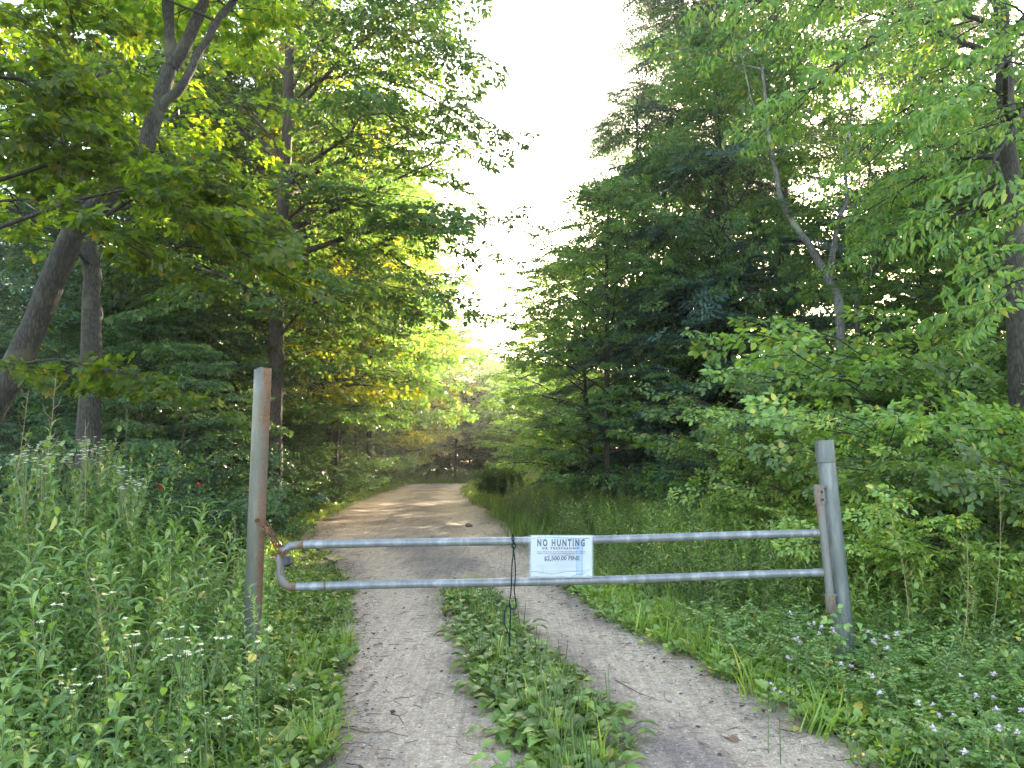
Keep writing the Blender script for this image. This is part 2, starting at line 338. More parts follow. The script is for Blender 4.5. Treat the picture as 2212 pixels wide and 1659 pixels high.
def t_spray(seed, leaf, nodes=6, leafsize=.2, side=3, hang=0.0, width=1.0, petiole=.15):
    """flat fan of leaves round a twig of length 1 along +x"""
    rg = np.random.default_rng(seed); P = []; F = []; U = []; S = []
    def put(p, ang, s):
        f = np.array([math.cos(ang), math.sin(ang), -.15-hang+rg.normal()*.38]); u = np.array([rg.normal()*.5+hang*.6*math.cos(ang), rg.normal()*.35+hang*.6*math.sin(ang), 1.0])
        P.append(np.array(p)+nz(f)*petiole*leafsize); F.append(f); U.append(u); S.append(s*leafsize*rg.uniform(.75, 1.2))
    G = Geo(); tw = [(x, .04*math.sin(x*5), -.10*x*x) for x in np.linspace(0, 1, 4)]
    G.tube(tw, [.012, .004], 3, 1, False)
    for i in range(nodes):
        t = (i+.6)/nodes; p = (t, .04*math.sin(t*5), -.10*t*t)
        for sg in (-1, 1):
            Ls = width*.55*(1-t*.75)*rg.uniform(.75, 1.1); a = sg*R_(rg.uniform(32, 72))
            if rg.random() < .15: continue
            for j in range(side):
                q = Ls*(j+.5)/side
                pp = (p[0]+math.cos(a)*q, p[1]+math.sin(a)*q, p[2]-.12*q+rg.normal()*.02)
                put(pp, a+(1 if (j+i) % 2 else -1)*R_(rg.uniform(25, 55)), 1)
            pe = (p[0]+math.cos(a)*Ls, p[1]+math.sin(a)*Ls, p[2]-.12*Ls)
            put(pe, a, 1)
    put((1, 0, -.1), 0, 1.1)
    G.inst(leaf, frames(F, U, np.array(S)), P, 0)
    return G
def t_hemspray(seed):
    rg = np.random.default_rng(seed); G = Geo(); P = []; F = []; U = []; S = []
    G.tube([(0,0,0), (.5,0,-.03), (1,0,-.14)], [.014, .004], 3, 1, False)
    for i in range(9):
        t = (i+.5)/9
        for sg in (-1, 1):
            L = .50*(1-t*.8)*rg.uniform(.8, 1.15); a = sg*R_(rg.uniform(48, 66)); d = np.array([math.cos(a), math.sin(a), -.18])
            n = max(2, int(L*11))
            for j in range(n):
                q = d*L*(j+.3)/n+np.array([t, 0, -.14*t*t])
                for s2 in (-1, 1):
                    b = a+s2*R_(48)
                    P.append(q); F.append((math.cos(b), math.sin(b), -.2+rg.normal()*.15)); U.append((rg.normal()*.25, rg.normal()*.25, 1)); S.append(.14*(1-.5*j/n)*rg.uniform(.8, 1.3))
            P.append(d*L*.9+np.array([t, 0, -.14*t*t])); F.append(d); U.append((0, 0, 1)); S.append(.15)
    G.inst(t_diamond(.15), frames(F, U, np.array(S)), P, 0)
    return G
SP_maple = [t_spray(i, L_maple, 7, .185, 3, .15) for i in range(3)]
SP_maple2 = [t_spray(i+70, L_maple, 6, .16, 3, .1) for i in range(2)]
SP_beech = [t_spray(i+10, L_hex, 7, .155, 4, .1) for i in range(3)]
SP_far = [t_spray(i+20, L_dia, 7, .17, 3, .1) for i in range(3)]
SP_shrub = [t_spray(i+30, L_ov, 6, .16, 3, .1) for i in range(3)]
SP_ash = [t_spray(i+40, L_ash, 7, .19, 2, .5) for i in range(3)]
SP_hem = [t_hemspray(i+50) for i in range(3)]

class Tree:
    def __init__(s, seed, sprays, sscale, clip=None):
        s.rg = np.random.default_rng(seed); s.W = Geo(); s.sp = sprays; s.sc = sscale
        s.P = []; s.F = []; s.U = []; s.S = []; s.clip = clip
    def spray(s, p, f, k=1.0, tilt=None):
        tilt = tilt or getattr(s, 'tl', .42)
        if s.clip is not None and not s.clip(p): return
        s.P.append(p); s.F.append(f); s.U.append((s.rg.normal()*tilt, s.rg.normal()*tilt, 1)); s.S.append(s.sc*k*s.rg.uniform(.75, 1.25))
    def path(s, p0, az, el0, el1, L, n=6, wob=.12):
        P = [np.array(p0, float)]; a = az; 
        for i in range(n):
            e = el0+(el1-el0)*(i/(n-1)); a += s.rg.normal()*wob; 
            P.append(P[-1]+np.array([math.cos(a)*math.cos(e), math.sin(a)*math.cos(e), math.sin(e)])*L/n)
        return np.array(P)
    def limb(s, P, r, nsub, Ls, space, t0=.2, droop=-.15, k=5):
        s.W.tube(P, [r, r*.55, max(.006, r*.15)], k, 0, False)
        n = len(P)-1; az_prev = 0
        for i in range(nsub+1):
            t = t0+(1-t0)*(i+s.rg.uniform(0, .8))/(nsub+.8); t = min(t, 1) if i < nsub else 1.0
            j = min(int(t*n), n-1); f = t*n-j; p = P[j]*(1-f)+P[j+1]*f; T = P[j+1]-P[j]
            a = math.atan2(T[1], T[0]); e = math.atan2(T[2], math.hypot(T[0], T[1]))
            sg = (1 if i % 2 else -1) if i < nsub else 0
            L = Ls*(1.05-.55*t)*s.rg.uniform(.7, 1.15)
            Q = s.path(p, a+sg*R_(s.rg.uniform(35, 68)), e*.5+s.rg.normal()*.15, e*.3+droop, L, 4, .1)
            s.W.tube(Q, [max(r*.35, .008), .005], 3, 0, False)
            m = max(1, int(L/space))
            for q in range(m+1):
                u = (q+.5)/(m+.5) if q < m else 1.0; u = min(u, 1)
                jj = min(int(u*4), 3); ff = u*4-jj; pp = Q[jj]*(1-ff)+Q[jj+1]*ff; TT = nz(Q[jj+1]-Q[jj])
                b = math.atan2(TT[1], TT[0])+((1 if q % 2 else -1)*R_(s.rg.uniform(25, 60)) if u < 1 else 0)
                s.spray(pp, (math.cos(b), math.sin(b), TT[2]*.6+s.rg.normal()*.12-.05))
    def trunk(s, pts, r0, r1, k=10, flare=True):
        pts = np.array(pts, float); n = max(14, len(pts)*4)
        t = np.linspace(0, 1, len(pts)); tt = np.linspace(0, 1, n)
        # smooth through the points
        def cr(c):
            out = []
            for u in tt*(len(pts)-1):
                i = min(int(u), len(pts)-2); f = u-i
                p0 = c[max(i-1, 0)]; p1 = c[i]; p2 = c[i+1]; p3 = c[min(i+2, len(pts)-1)]
                out.append(.5*((2*p1)+(-p0+p2)*f+(2*p0-5*p1+4*p2-p3)*f*f+(-p0+3*p1-3*p2+p3)*f**3))
            return np.array(out)
        P = np.stack([cr(pts[:, i]) for i in range(3)], -1)
        P[:, 0] += np.cumsum(s.rg.normal(size=n))*.012; P[:, 1] += np.cumsum(s.rg.normal(size=n))*.012
        r = r0+(r1-r0)*tt
        if flare: r = r*(1+.5*np.exp(-tt*22))
        r = r*(1+.05*s.rg.normal(size=n)); s.W.tube(P, r, k, 0, True)
        return P, r
    def whorl(s, P, r, nl, t0, t1, Rf, el, nsub, Ls, space, az=None, droop=-.15, tl=.2):
        n = len(P)-1; g = s.rg.uniform(0, 6)
        for i in range(nl):
            t = t0+(t1-t0)*(i+s.rg.uniform(0, .9))/nl; j = min(int(t*n), n-1); f = t*n-j; p = P[j]*(1-f)+P[j+1]*f
            g += 2.4+s.rg.normal()*.3; a = g if az is None else s.rg.uniform(*az)
            L = Rf((t-t0)/(t1-t0))*s.rg.uniform(.8, 1.12)
            e0, e1 = el((t-t0)/(t1-t0))
            Q = s.path(p, a, e0, e1, L, 6, .13)
            s.limb(Q, min(r[j]*.5, .012+.018*L), nsub, Ls*min(1, .35+L/5), space, tl, droop)
    def build(s, name, loc, leafm, woodm, label, cat='tree', group=None, tags=('trunk', 'crown')):
        e = empty(name, loc, 0, label, cat, group)
        obj(tags[0], s.W.mesh(tags[0], [woodm]), e)
        G = Geo(); P = np.array(s.P); Rm = frames(s.F, s.U, np.array(s.S)); idx = s.rg.integers(0, len(s.sp), len(P))
        for i, T in enumerate(s.sp): G.inst(T, Rm[idx == i], P[idx == i])
        obj(tags[1], G.mesh(tags[1], [leafm, woodm]), e)
        return e

def seen(margin=1.0):
    def mk(base):
        def f(p):
            X, Y, Z = p[0]+base[0], p[1]+base[1], p[2]+base[2]
            if Y < 1.8: return False
            return abs(X/Y) < .67+.16*margin and (Z-CAM_H)/Y < .64+.3*margin
        return f
    return mk
rise = lambda t: (R_(25+40*t), R_(5+35*t))

# ============================================================ SETTING
def ground_sheet():
    def ax(lo, hi, n, c=0, p=2.2):
        u = np.linspace(-1, 1, n); v = np.sign(u)*np.abs(u)**p
        return np.where(v < 0, c+v*(c-lo), c+v*(hi-c))
    X = ax(-150, 150, 151); Y = np.concatenate([np.linspace(-40, -4, 10)[:-1], np.linspace(-4, 30, 90), 30+np.linspace(0, 1, 50)[1:]**2*190])
    gx, gy = np.meshgrid(X, Y); gz = hgt(gx, gy)-.012*((gx > xl(gy)+.15) & (gx < xr(gy)-.15))
    nx, ny = len(X), len(Y)
    F = [(j*nx+i, j*nx+i+1, (j+1)*nx+i+1, (j+1)*nx+i) for j in range(ny-1) for i in range(nx-1)]
    me = Geo().add(np.stack([gx, gy, gz], -1), F).mesh("ground", [M_ground])
    tag(obj("ground", me), kind='structure')
    ys = np.concatenate([np.linspace(-12, 2, 15)[:-1], np.linspace(2, 16, 140), 16+np.linspace(0, 1, 70)[1:]**1.5*50]); rg = np.random.default_rng(4)
    V = []; m = 40
    wl_ = np.convolve(rg.normal(size=len(ys)+8), np.ones(5)/5, 'same')[:len(ys)]*.12; wr_ = np.convolve(rg.normal(size=len(ys)+8), np.ones(5)/5, 'same')[:len(ys)]*.12
    for k, y in enumerate(ys):
        x = np.linspace(xl(y)-.12+wl_[k], xr(y)+.12+wr_[k], m); V.append(np.stack([x, np.full(m, y), hgt(x, np.full(m, y))+.012+.006*np.sin(x*9+y*7)*np.sin(y*5)], -1))
    F = [(j*m+i, j*m+i+1, (j+1)*m+i+1, (j+1)*m+i) for j in range(len(ys)-1) for i in range(m-1)]
    me = Geo().add(np.concatenate(V), F).mesh("road", [M_road]); VV = np.concatenate(V); u = np.tile(np.linspace(0, 1, m), len(ys)); yy = VV[:, 1]
    tr = np.exp(-((u-.22)/.13)**2)+np.exp(-((u-.80)/.12)**2); at_ = me.attributes.new("tread", 'FLOAT', 'POINT'); at_.data.foreach_set('value', tr.astype(np.float32))
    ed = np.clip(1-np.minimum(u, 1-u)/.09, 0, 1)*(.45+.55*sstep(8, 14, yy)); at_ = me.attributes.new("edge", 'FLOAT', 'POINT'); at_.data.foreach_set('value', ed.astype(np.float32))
    tag(obj("road", me), kind='structure')
ground_sheet()
def groundz(x, y): return float(hgt(x, y))

# ============================================================ THE GATE
M_galv = steel("galvanised_pipe", .62); M_galv_end = steel("rusty_pipe_end", 1.0)
M_postL = steel("rusty_post", .64, axis=(1, -.3), base=(.120,.115,.100), metal=.1); M_postR = steel("zinc_post", .05, base=(.14,.152,.16), metal=.25)
M_hinge = steel("hinge_pipe", .85, base=(.20,.20,.21)); M_rust = simple("rusty_iron", (.085,.036,.022), .85, .1, .3, col2=(.20,.095,.05), scale=40)
M_blk = simple("black_plastic", (.012,.013,.018), .32, 0, .5); M_cord = simple("dark_cord", (.006,.016,.014), .85, 0, .3, scale=90)
YL, YR = 4.85, 5.2
def gy(px): return YL+(YR-YL)*(px-600)/(1775-600)
def gp(px, py, d=0.0): return at(px, py, gy(px)+d)
def arc(p0, c, p1, n=6):
    t = np.linspace(0, 1, n)[:, None]; return (1-t)**2*np.array(p0)+2*t*(1-t)*np.array(c)+t*t*np.array(p1)
g = empty("barrier_gate", (gp(1190, 1250)[0], gy(1190), 0), 0, "silver two-rail pipe gate closed across the dirt road, its left end rusty", "gate")
gl = np.array(g.location)
def pipe(name, pts, r, mat, par, k=20, org=None, lab=None, ends=True):
    org = np.array(org if org is not None else pts[0], float)
    me = Geo().tube(np.array(pts)-org, r, k, 0, ends).mesh(name, [mat])
    o = obj(name, me, par, org-np.array(par.location) if par is not None else org)
    if lab: o['label'] = lab
    return o
rb = .0262
a0, a1 = gp(652, 1177), gp(1772, 1152); b0, b1 = gp(640, 1268), gp(1784, 1237)
def sagline(p, q, n=14, s=.006):
    t = np.linspace(0, 1, n)[:, None]; L = p*(1-t)+q*t; L[:, 2] += (-s*np.sin(t*PI)*1+.003*np.sin(t*9))[:, 0]; return L
pipe("top_rail", sagline(a0, a1), rb, M_galv, g)
pipe("bottom_rail", sagline(b0, b1), rb, M_galv, g)
cl = arc(a0, gp(608, 1178), gp(606, 1205), 7); cm = arc(gp(606, 1205), gp(606, 1230), gp(606, 1240), 4); cb = arc(gp(606, 1240), gp(607, 1270), b0, 8)
# cut-and-welded end piece: flattened mitre at the top, rusty elbow below
pipe("gate_end", np.concatenate([[a0+np.array([.004,0,0])], [gp(628, 1179)], [gp(612, 1190)], [gp(606, 1203)], cm[1:], cb[1:]]), rb*.97, M_galv_end, g, lab="rusty bent end of the gate")
for px, py in ((652, 1176.5), (700, 1266)):
    p = gp(px, py); q = gp(px+4, py-.1); pipe("weld_seam", [p, q], rb+.0022, M_galv_end, g)
# hinge pipe leaning beside the right post
hp = [gp(1768, 1051, -.02), gp(1797, 1325, -.02)]
h0, h1 = np.array(hp[0]), np.array(hp[1])
pipe("hinge_pipe", [h0+(h1-h0)*t for t in np.linspace(.02, .93, 8)], .0265, M_hinge, g)
for p in (a1, b1): pipe("weld_seam", [p-np.array([.05, 0, .001]), p-np.array([.022, 0, 0])], rb+.0035, M_hinge, g)

# left post
def ring(name, c, d, r, h, mat, par): 
    d = nz(np.array(d)); c = np.array(c); return pipe(name, [c-d*h/2, c+d*h/2], r, mat, par, 28)
pl_top, pl_bot = at(568, 797, 4.95), at(541, 1440, 4.95)
rL = .0545
dirL = nz(pl_bot-pl_top); base = pl_bot+dirL*(pl_bot[2]+.15)/abs(dirL[2])
gpL = empty("gate_post", (base[0], base[1], 0), 0, "tall straight steel post streaked with rust at the left end of the gate", "gate post", "posts carrying the gate")
rgp = np.random.default_rng(8)
def tilted_post(name, top, bot, r, mat, par, jag=0.0, k=32):
    top = np.array(top); bot = np.array(bot); d = nz(top-bot); L = np.linalg.norm(top-bot); n = 14
    G = Geo(); V = []; an = np.arange(k)*2*PI/k; a = nz(np.cross(d, [0, 1, 0])); b = np.cross(d, a)
    jj = np.convolve(rgp.normal(size=k*2), np.ones(3)/3, 'same')[:k]*jag
    for i in range(n):
        for j in range(k):
            h = L*i/(n-1)+(jj[j] if i == n-1 else 0)
            V.append(d*h+r*(math.cos(an[j])*a+math.sin(an[j])*b))
    for j in range(k): V.append(d*(L+jj[j])+(r*.88)*(math.cos(an[j])*a+math.sin(an[j])*b))
    for j in range(k): V.append(d*(L-.12)+(r*.88)*(math.cos(an[j])*a+math.sin(an[j])*b))
    F = [(i*k+j, i*k+(j+1) % k, (i+1)*k+(j+1) % k, (i+1)*k+j) for i in range(n+1) for j in range(k)]
    F.append(tuple((n+1)*k+j for j in range(k)))
    G.add(V, F); return obj(name, G.mesh(name, [mat]), par, bot-np.array(par.location))
tilted_post("post_tube", pl_top, base, rL, M_postL, gpL, .006)
hk = at(560, 1125, 4.95-rL)
G = Geo(); t = np.linspace(0, 2*PI, 15); G.tube(np.stack([.022*np.cos(t), -.006+0*t, .014*np.sin(t)], -1), .006, 8, 0, False)
obj("slot_ring", G.mesh("slot_ring", [M_rust]), gpL, hk-np.array(gpL.location))

# right post, leaning, with cap sleeve and hinge brackets
pr_top, pr_bot = at(1780, 953, 5.27), at(1828, 1415, 5.27)
rR = .060; dR = nz(pr_bot-pr_top); baseR = pr_bot+dR*(pr_bot[2]+.1)/abs(dR[2])
gpR = empty("gate_post", (baseR[0], baseR[1], 0), 0, "leaning grey steel post with a sleeved cap at the right end of the gate", "gate post", "posts carrying the gate")
tilted_post("post_tube", pr_top, baseR, rR, M_postR, gpR)
capb = pr_top+dR*.147
pipe("cap_sleeve", [pr_top-dR*.006, pr_top+dR*.142], rR+.0025, M_postR, gpR, 32, lab="smooth sleeve cap over the post top")
pipe("sleeve_seam", [capb-dR*.004, capb], rR+.0015, M_blk, gpR, 32)
bu_ = nz(h1-h0)
br = pipe("hinge_bracket", [h0-bu_*.012, h0+bu_*.115], .033, M_hinge, gpR, 20, lab="upper hinge sleeve with two bolts")
for k in (.035, .085):
    c = h0+bu_*k+np.array([.004, -.033, 0]); G = Geo().tube([(0, .004, 0), (0, -.010, 0)], .0085, 6); o = obj("bolt", G.mesh("bolt", [M_blk]), br, c-(h0-bu_*.012))
pipe("hinge_bracket", [h1-bu_*.125, h1-bu_*.01, h1], [.033, .033, .024], M_hinge, gpR, 20, lab="lower hinge socket closed at the bottom")
for c, hh in ((h0+bu_*.052, .055), (h1-bu_*.07, .05)):
    ce = pr_top+dR*((c[2]-pr_top[2])/dR[2]); G = Geo(); 
    for sz in (-1, 1):
        G = Geo(); G.tube([c+np.array([.0, .0, sz*hh*.8]), (c+ce)/2+np.array([0, 0, sz*hh*.8]), ce+np.array([0, 0, sz*hh*.8])], .012, 6)
        o = obj("weld_plate", G.mesh("weld_plate", [M_hinge]), gpR, -np.array(gpR.location))

# chain
def chain():
    root = empty("chain", tuple(hk), 0, "rusty steel chain looped from the left post round the end of the gate", "chain")
    t = np.linspace(0, 2*PI, 17)[:-1]; x = .019*np.cos(t)+.010*np.sign(np.cos(t)); y = .0125*np.sin(t)
    P = np.stack([x, y, 0*t], -1); G = Geo(); k = 7; an = np.arange(k)*2*PI/k; V = []
    for i in range(16):
        T = nz(P[(i+1) % 16]-P[i-1]); a = np.cross(T, [0, 0, 1]); V += [P[i]+.0047*(math.cos(q)*a+math.sin(q)*np.array([0, 0, 1])) for q in an]
    G.add(V, [(i*k+j, i*k+(j+1) % k, ((i+1) % 16)*k+(j+1) % k, ((i+1) % 16)*k+j) for i in range(16) for j in range(k)])
    me = G.mesh("link", [M_rust])
    def run(pts, ph=0):
        pts = np.array(pts); seg = np.linalg.norm(np.diff(pts, axis=0), axis=1); s = np.concatenate([[0], np.cumsum(seg)]); n = int(s[-1]/.040)
        for i in range(n):
            u = (i+.5)/n*s[-1]; p = np.array([np.interp(u, s, pts[:, c]) for c in range(3)]); q = np.array([np.interp(u+.01, s, pts[:, c]) for c in range(3)])-np.array([np.interp(u-.01, s, pts[:, c]) for c in range(3)])
            Mx = Vector(q).to_track_quat('X', 'Z').to_matrix().to_4x4() @ Matrix.Rotation(R_(35)+(PI/2 if (i+ph) % 2 else 0), 4, 'X')
            o = bpy.data.objects.new("link", me); C.objects.link(o); o.parent = root; o.matrix_basis = Matrix.Translation(Vector(p-hk)) @ Mx
    f = -.035
    run([hk+np.array([0, -.004, -.004]), gp(573, 1142, f), gp(590, 1170, f), gp(600, 1188, f), gp(612, 1203, f)])
    run([at(577, 1130, 5.0), gp(588, 1155, .03), gp(601, 1176, .035), gp(612, 1183, .0), gp(618, 1192, -.025), gp(612, 1203, -.045)], 1)
    run([gp(609, 1200, f-.01), gp(619, 1205, f-.01)], 1)
chain()
# padlock
pk = gp(621, 1213, -.06)
pad = empty("padlock", tuple(pk), 0, "black padlock with a hexagonal body hanging from the rusty chain", "padlock")
ax_ = nz(np.array([.35, -.45, -.75]))
G = Geo(); s6 = []; A = nz(np.cross(ax_, [0, 1, .2])); B = np.cross(ax_, A)
for h, k in ((-.024, .86), (-.020, 1), (.022, 1), (.026, .9)): s6 += [ax_*h+k*(.026*math.cos(q)*A+.018*math.sin(q)*B) for q in np.arange(6)*PI/3+.2]
G.add(s6, [(i*6+j, i*6+(j+1) % 6, (i+1)*6+(j+1) % 6, (i+1)*6+j) for i in range(3) for j in range(6)]+[tuple(range(5, -1, -1)), tuple(range(18, 24))])
obj("lock_body", G.mesh("lock_body", [M_blk], False), pad)
G = Geo(); t = np.linspace(0, PI, 11); G.tube([A*.014*math.cos(q)-ax_*(.022+.022*math.sin(q)) for q in t], .0038, 8); obj("shackle", G.mesh("shackle", [M_galv]), pad)
# wire loop below the lock
wv = gp(610, 1232, -.03); G = Geo(); t = np.linspace(0, 2*PI, 21)
G.tube(np.stack([.010*np.sin(t)+.004*np.cos(t), .004*np.sin(t), .030*np.cos(t)], -1), .0016, 6, 0, False)
tag(obj("wire_loop", G.mesh("wire_loop", [M_rust]), None, wv), "small rusty wire loop hanging beneath the padlock", "wire")

# cord
def cord():
    root = empty("knotted_cord", tuple(gp(1108, 1158)), 0, "dark green knotted cord hanging from the top rail beside the sign", "cord"); o0 = np.array(root.location)
    def run(name, pts, r, loop=False):
        P = [gp(x, y, d)-o0 for x, y, d in pts]; pts = np.array(P); n = len(P)*6
        s = np.linspace(0, len(P)-1, n); out = []
        for u in s:
            i = min(int(u), len(P)-2); f = u-i; p0 = pts[max(i-1, 0)]; p1 = pts[i]; p2 = pts[i+1]; p3 = pts[min(i+2, len(P)-1)]
            out.append(.5*((2*p1)+(-p0+p2)*f+(2*p0-5*p1+4*p2-p3)*f*f+(-p0+3*p1-3*p2+p3)*f**3))
        out = np.array(out); ph = np.arange(n)*1.9; out2 = out+np.stack([.0016*np.cos(ph), .0016*np.sin(ph), 0*ph], -1)
        G = Geo().tube(out2, r, 6); G.tube(out-np.stack([.0016*np.cos(ph), .0016*np.sin(ph), 0*ph], -1), r, 6)
        obj(name, G.mesh(name, [M_cord]), root)
    run("hitch", [(1107, 1168, .03), (1107, 1155, .0), (1109, 1156, -.03), (1110, 1168, -.034), (1106, 1180, -.036), (1111, 1186, -.04), (1113, 1176, -.035), (1106, 1166, -.034), (1107, 1157, -.02)], .0034)
    run("strand", [(1109, 1180, -.036), (1109, 1195, -.03), (1106, 1220, -.02), (1105, 1250, -.035), (1104, 1275, -.03), (1101, 1300, -.03), (1101, 1312, -.03), (1112, 1315, -.03), (1115, 1306, -.03), (1111, 1275, -.03), (1113, 1250, -.034), (1113, 1220, -.02), (1109, 1185, -.036)], .0034)
    run("strand", [(1102, 1305, -.03), (1103, 1320, -.03), (1102, 1350, -.03), (1101, 1372, -.03), (1102, 1398, -.03)], .0036)
    run("strand", [(1101, 1312, -.03), (1095, 1310, -.03), (1090, 1325, -.035), (1091, 1350, -.03), (1098, 1367, -.03), (1100, 1380, -.03), (1100, 1396, -.03)], .0034)
cord()

# sign
def sign():
    M_sheet = simple("sign_paper", (.46,.47,.54), .6, 0, .3, col2=(.52,.52,.58), scale=5); M_ink = simple("black_ink", (.012,.012,.03), .6, col2=(.03,.03,.06))
    M_faint = simple("grey_ink", (.12,.12,.17), .6); M_tape, n, l, p = new_mat("clear_tape")
    p.inputs['Base Color'].default_value = (.75,.85,1,1); p.inputs['Roughness'].default_value = .12; p.inputs['Alpha'].default_value = .08
    no = n.new('ShaderNodeTexNoise'); no.inputs['Scale'].default_value = 22; no.inputs['Distortion'].default_value = 1.5
    bu = n.new('ShaderNodeBump'); bu.inputs['Strength'].default_value = .6; bu.inputs['Distance'].default_value = .01; l.new(no.outputs['Fac'], bu.inputs['Height']); l.new(bu.outputs[0], p.inputs['Normal'])
    M_crease = M_tape.copy(); M_crease.name = "creased_tape"; M_crease.node_tree.nodes["Principled BSDF"].inputs["Alpha"].default_value = .42; M_crease.node_tree.nodes["Principled BSDF"].inputs["Base Color"].default_value = (.55,.66,.74,1)
    M_blue = simple("faded_blue_band", (.24,.31,.45), .5)
    d = -.036
    tl, tr_, bl, brr = gp(1146, 1159, d), gp(1280, 1154, d), gp(1146, 1246, d), gp(1279, 1250, d)
    o0 = (tl+tr_+bl+brr)/4; X = nz((tr_-tl)+(brr-bl)); Wd = (np.linalg.norm(tr_-tl)+np.linalg.norm(brr-bl))/2; Hh = (np.linalg.norm(tl-bl)+np.linalg.norm(tr_-brr))/2
    Zv = nz(np.cross(X, [0, 1, 0])); Zv = np.array([0, 0, 1.0]); Zv = nz(Zv-X*np.dot(Zv, X)); Nn = np.cross(X, Zv)   # towards camera
    root = empty("warning_sign", tuple(o0), 0, "white NO HUNTING sign in a clear sleeve taped between the gate rails", "sign")
    def bend(u, v): return .006*math.sin(u*5+1)*math.sin(v*4)+.006*math.sin(v*2.2)*(v)+.005*math.cos(u*11)*(v-.5)+.002*math.sin(u*23+v*9)
    def pt(u, v, off=0): return X*(u-.5)*Wd+Zv*(v-.5)*Hh+Nn*(bend(u, v)+off)   # u right, v up, 0..1
    def sheet(name, u0, u1, v0, v1, off, mat, par, nx=26, ny=18, thick=.0006):
        G = Geo(); U = np.linspace(u0, u1, nx); V = np.linspace(v0, v1, ny)
        P = [pt(u, v, off) for v in V for u in U]+[pt(u, v, off-thick) for v in V for u in U]; k = nx*ny
        F = [(j*nx+i, j*nx+i+1, (j+1)*nx+i+1, (j+1)*nx+i) for j in range(ny-1) for i in range(nx-1)]
        F += [tuple(k+q for q in f[::-1]) for f in F]
        bd = [i for i in range(nx)]+[j*nx+nx-1 for j in range(1, ny)]+[(ny-1)*nx+i for i in range(nx-2, -1, -1)]+[j*nx for j in range(ny-2, 0, -1)]
        F += [(bd[i], k+bd[i], k+bd[(i+1) % len(bd)], bd[(i+1) % len(bd)]) for i in range(len(bd))]
        return obj(name, G.add(P, F).mesh(name, [mat]), par)
    ps = sheet("paper_sheet", 0, 1, 0, 1, 0, M_sheet, root)
    sheet("blue_band", .735, .845, .06, .90, .0007, M_blue, ps, 4, 20, .0003)
    sheet("plastic_sleeve", -.035, 1.02, -.012, 1.02, .0032, M_tape, root, 26, 18, .0003)
    # lettering
    def text(s, u, v, h, w=None, mat=M_ink, bold=0.0, sp=1.0, name="lettering", align='CENTER'):
        cu = bpy.data.curves.new("t", 'FONT'); cu.body = s; cu.size = 1; cu.offset = bold; cu.space_character = sp; cu.resolution_u = 2
        to = bpy.data.objects.new("t", cu); C.objects.link(to); dg = bpy.context.evaluated_depsgraph_get()
        me = bpy.data.meshes.new_from_object(to.evaluated_get(dg)); bpy.data.objects.remove(to)
        n = len(me.vertices); co = np.zeros(n*3, np.float32); me.vertices.foreach_get('co', co); co = co.reshape(-1, 3)
        fs = [tuple(pg.vertices) for pg in me.polygons]; bpy.data.meshes.remove(me)
        x0, x1, y0, y1 = co[:, 0].min(), co[:, 0].max(), co[:, 1].min(), co[:, 1].max()
        hh = h/Hh*1.0; sc_y = hh/(.73)
        ww = w if w is not None else (x1-x0)*sc_y*Hh/Wd
        P = []
        for x, y, z in co:
            uu = u+((x-x0)/(x1-x0)-(.5 if align == 'CENTER' else 0))*ww; vv = v+y*sc_y
            P.append(pt(uu, vv, .0016))
        G = Geo().add(P, fs); return obj(name, G.mesh(name, [mat], False), ps)
    H = Hh
    text("NO HUNTING", .49, .75, .165*H, .77, bold=.045, sp=1.4)
    text("OR TRESPASSING", .48, .672, .052*H, .60, bold=.05, sp=1.5)
    text("NOTICE:  WITHIN LANDS, BUILDINGS, PONDS AND WATER COURSES IS PRIVATE", .49, .602, .026*H, .78, M_ink, .02)
    text("PROPERTY CLOSED TO THE PUBLIC, PUBLIC HUNTING AND FISHING NOT PERMITTED", .49, .562, .026*H, .78, M_ink, .02)
    text("DO NOT ENTER. LEAVE IMMEDIATELY.", .50, .52, .026*H, .45, M_ink, .01)
    text("$2,500.00 FINE", .505, .412, .100*H, .58, bold=.03)
    text("PENNSYLVANIA CRIMES CODE EFFECTIVE JUNE 1, 1996", .49, .383, .014*H, .50, M_ink)
    text("ACT OF 1972", .49, .345, .013*H, .15, M_faint)
    text("Whoever enters or remains upon posted lands without consent of the owner or lawful", .53, .318, .014*H, .72, M_faint)
    text("occupant, or who fails to leave after being told to do so, shall be guilty of an offence and may be held", .49, .287, .014*H, .78, M_faint)
    text("for trial. No person shall hunt, fish or trap on these lands at any season of the year.", .43, .256, .014*H, .66, M_faint)
    text("Notice is given that the lands are posted by the owner as required by law for all persons", .53, .225, .014*H, .72, M_faint)
    text("Defiant trespass: any person who does not obey this posted notice will be prosecuted", .53, .165, .014*H, .72, M_faint)
    text("to the full extent of the law without any further warning being given by the owner at any time or place", .49, .137, .014*H, .78, M_faint)
    text("and will pay the fine together with all costs.", .30, .11, .014*H, .40, M_faint)
    text("OWNER", .62, .075, .012*H, .06, M_faint); text("ADDRESS OF OWNER", .74, .05, .011*H, .16, M_faint)
    # creased tape strips
    for (u0, v0, u1, v1, wd) in ((-.01, .15, .40, .10, .02), (.40, .10, .97, .20, .018), (.62, -.01, .95, .17, .02), (.1, .955, .95, .94, .03), (.15, .86, .27, .97, .012)):
        G = Geo(); n = 14; P = []
        for i in range(n):
            t = i/(n-1); u = u0+(u1-u0)*t; v = v0+(v1-v0)*t+.012*math.sin(t*6)
            P += [pt(u, v-wd/2, .0048), pt(u, v+wd/2, .0062)]
        obj("tape_crease", G.add(P, [(2*i, 2*i+2, 2*i+3, 2*i+1) for i in range(n-1)]).mesh("tape_crease", [M_crease]), root)
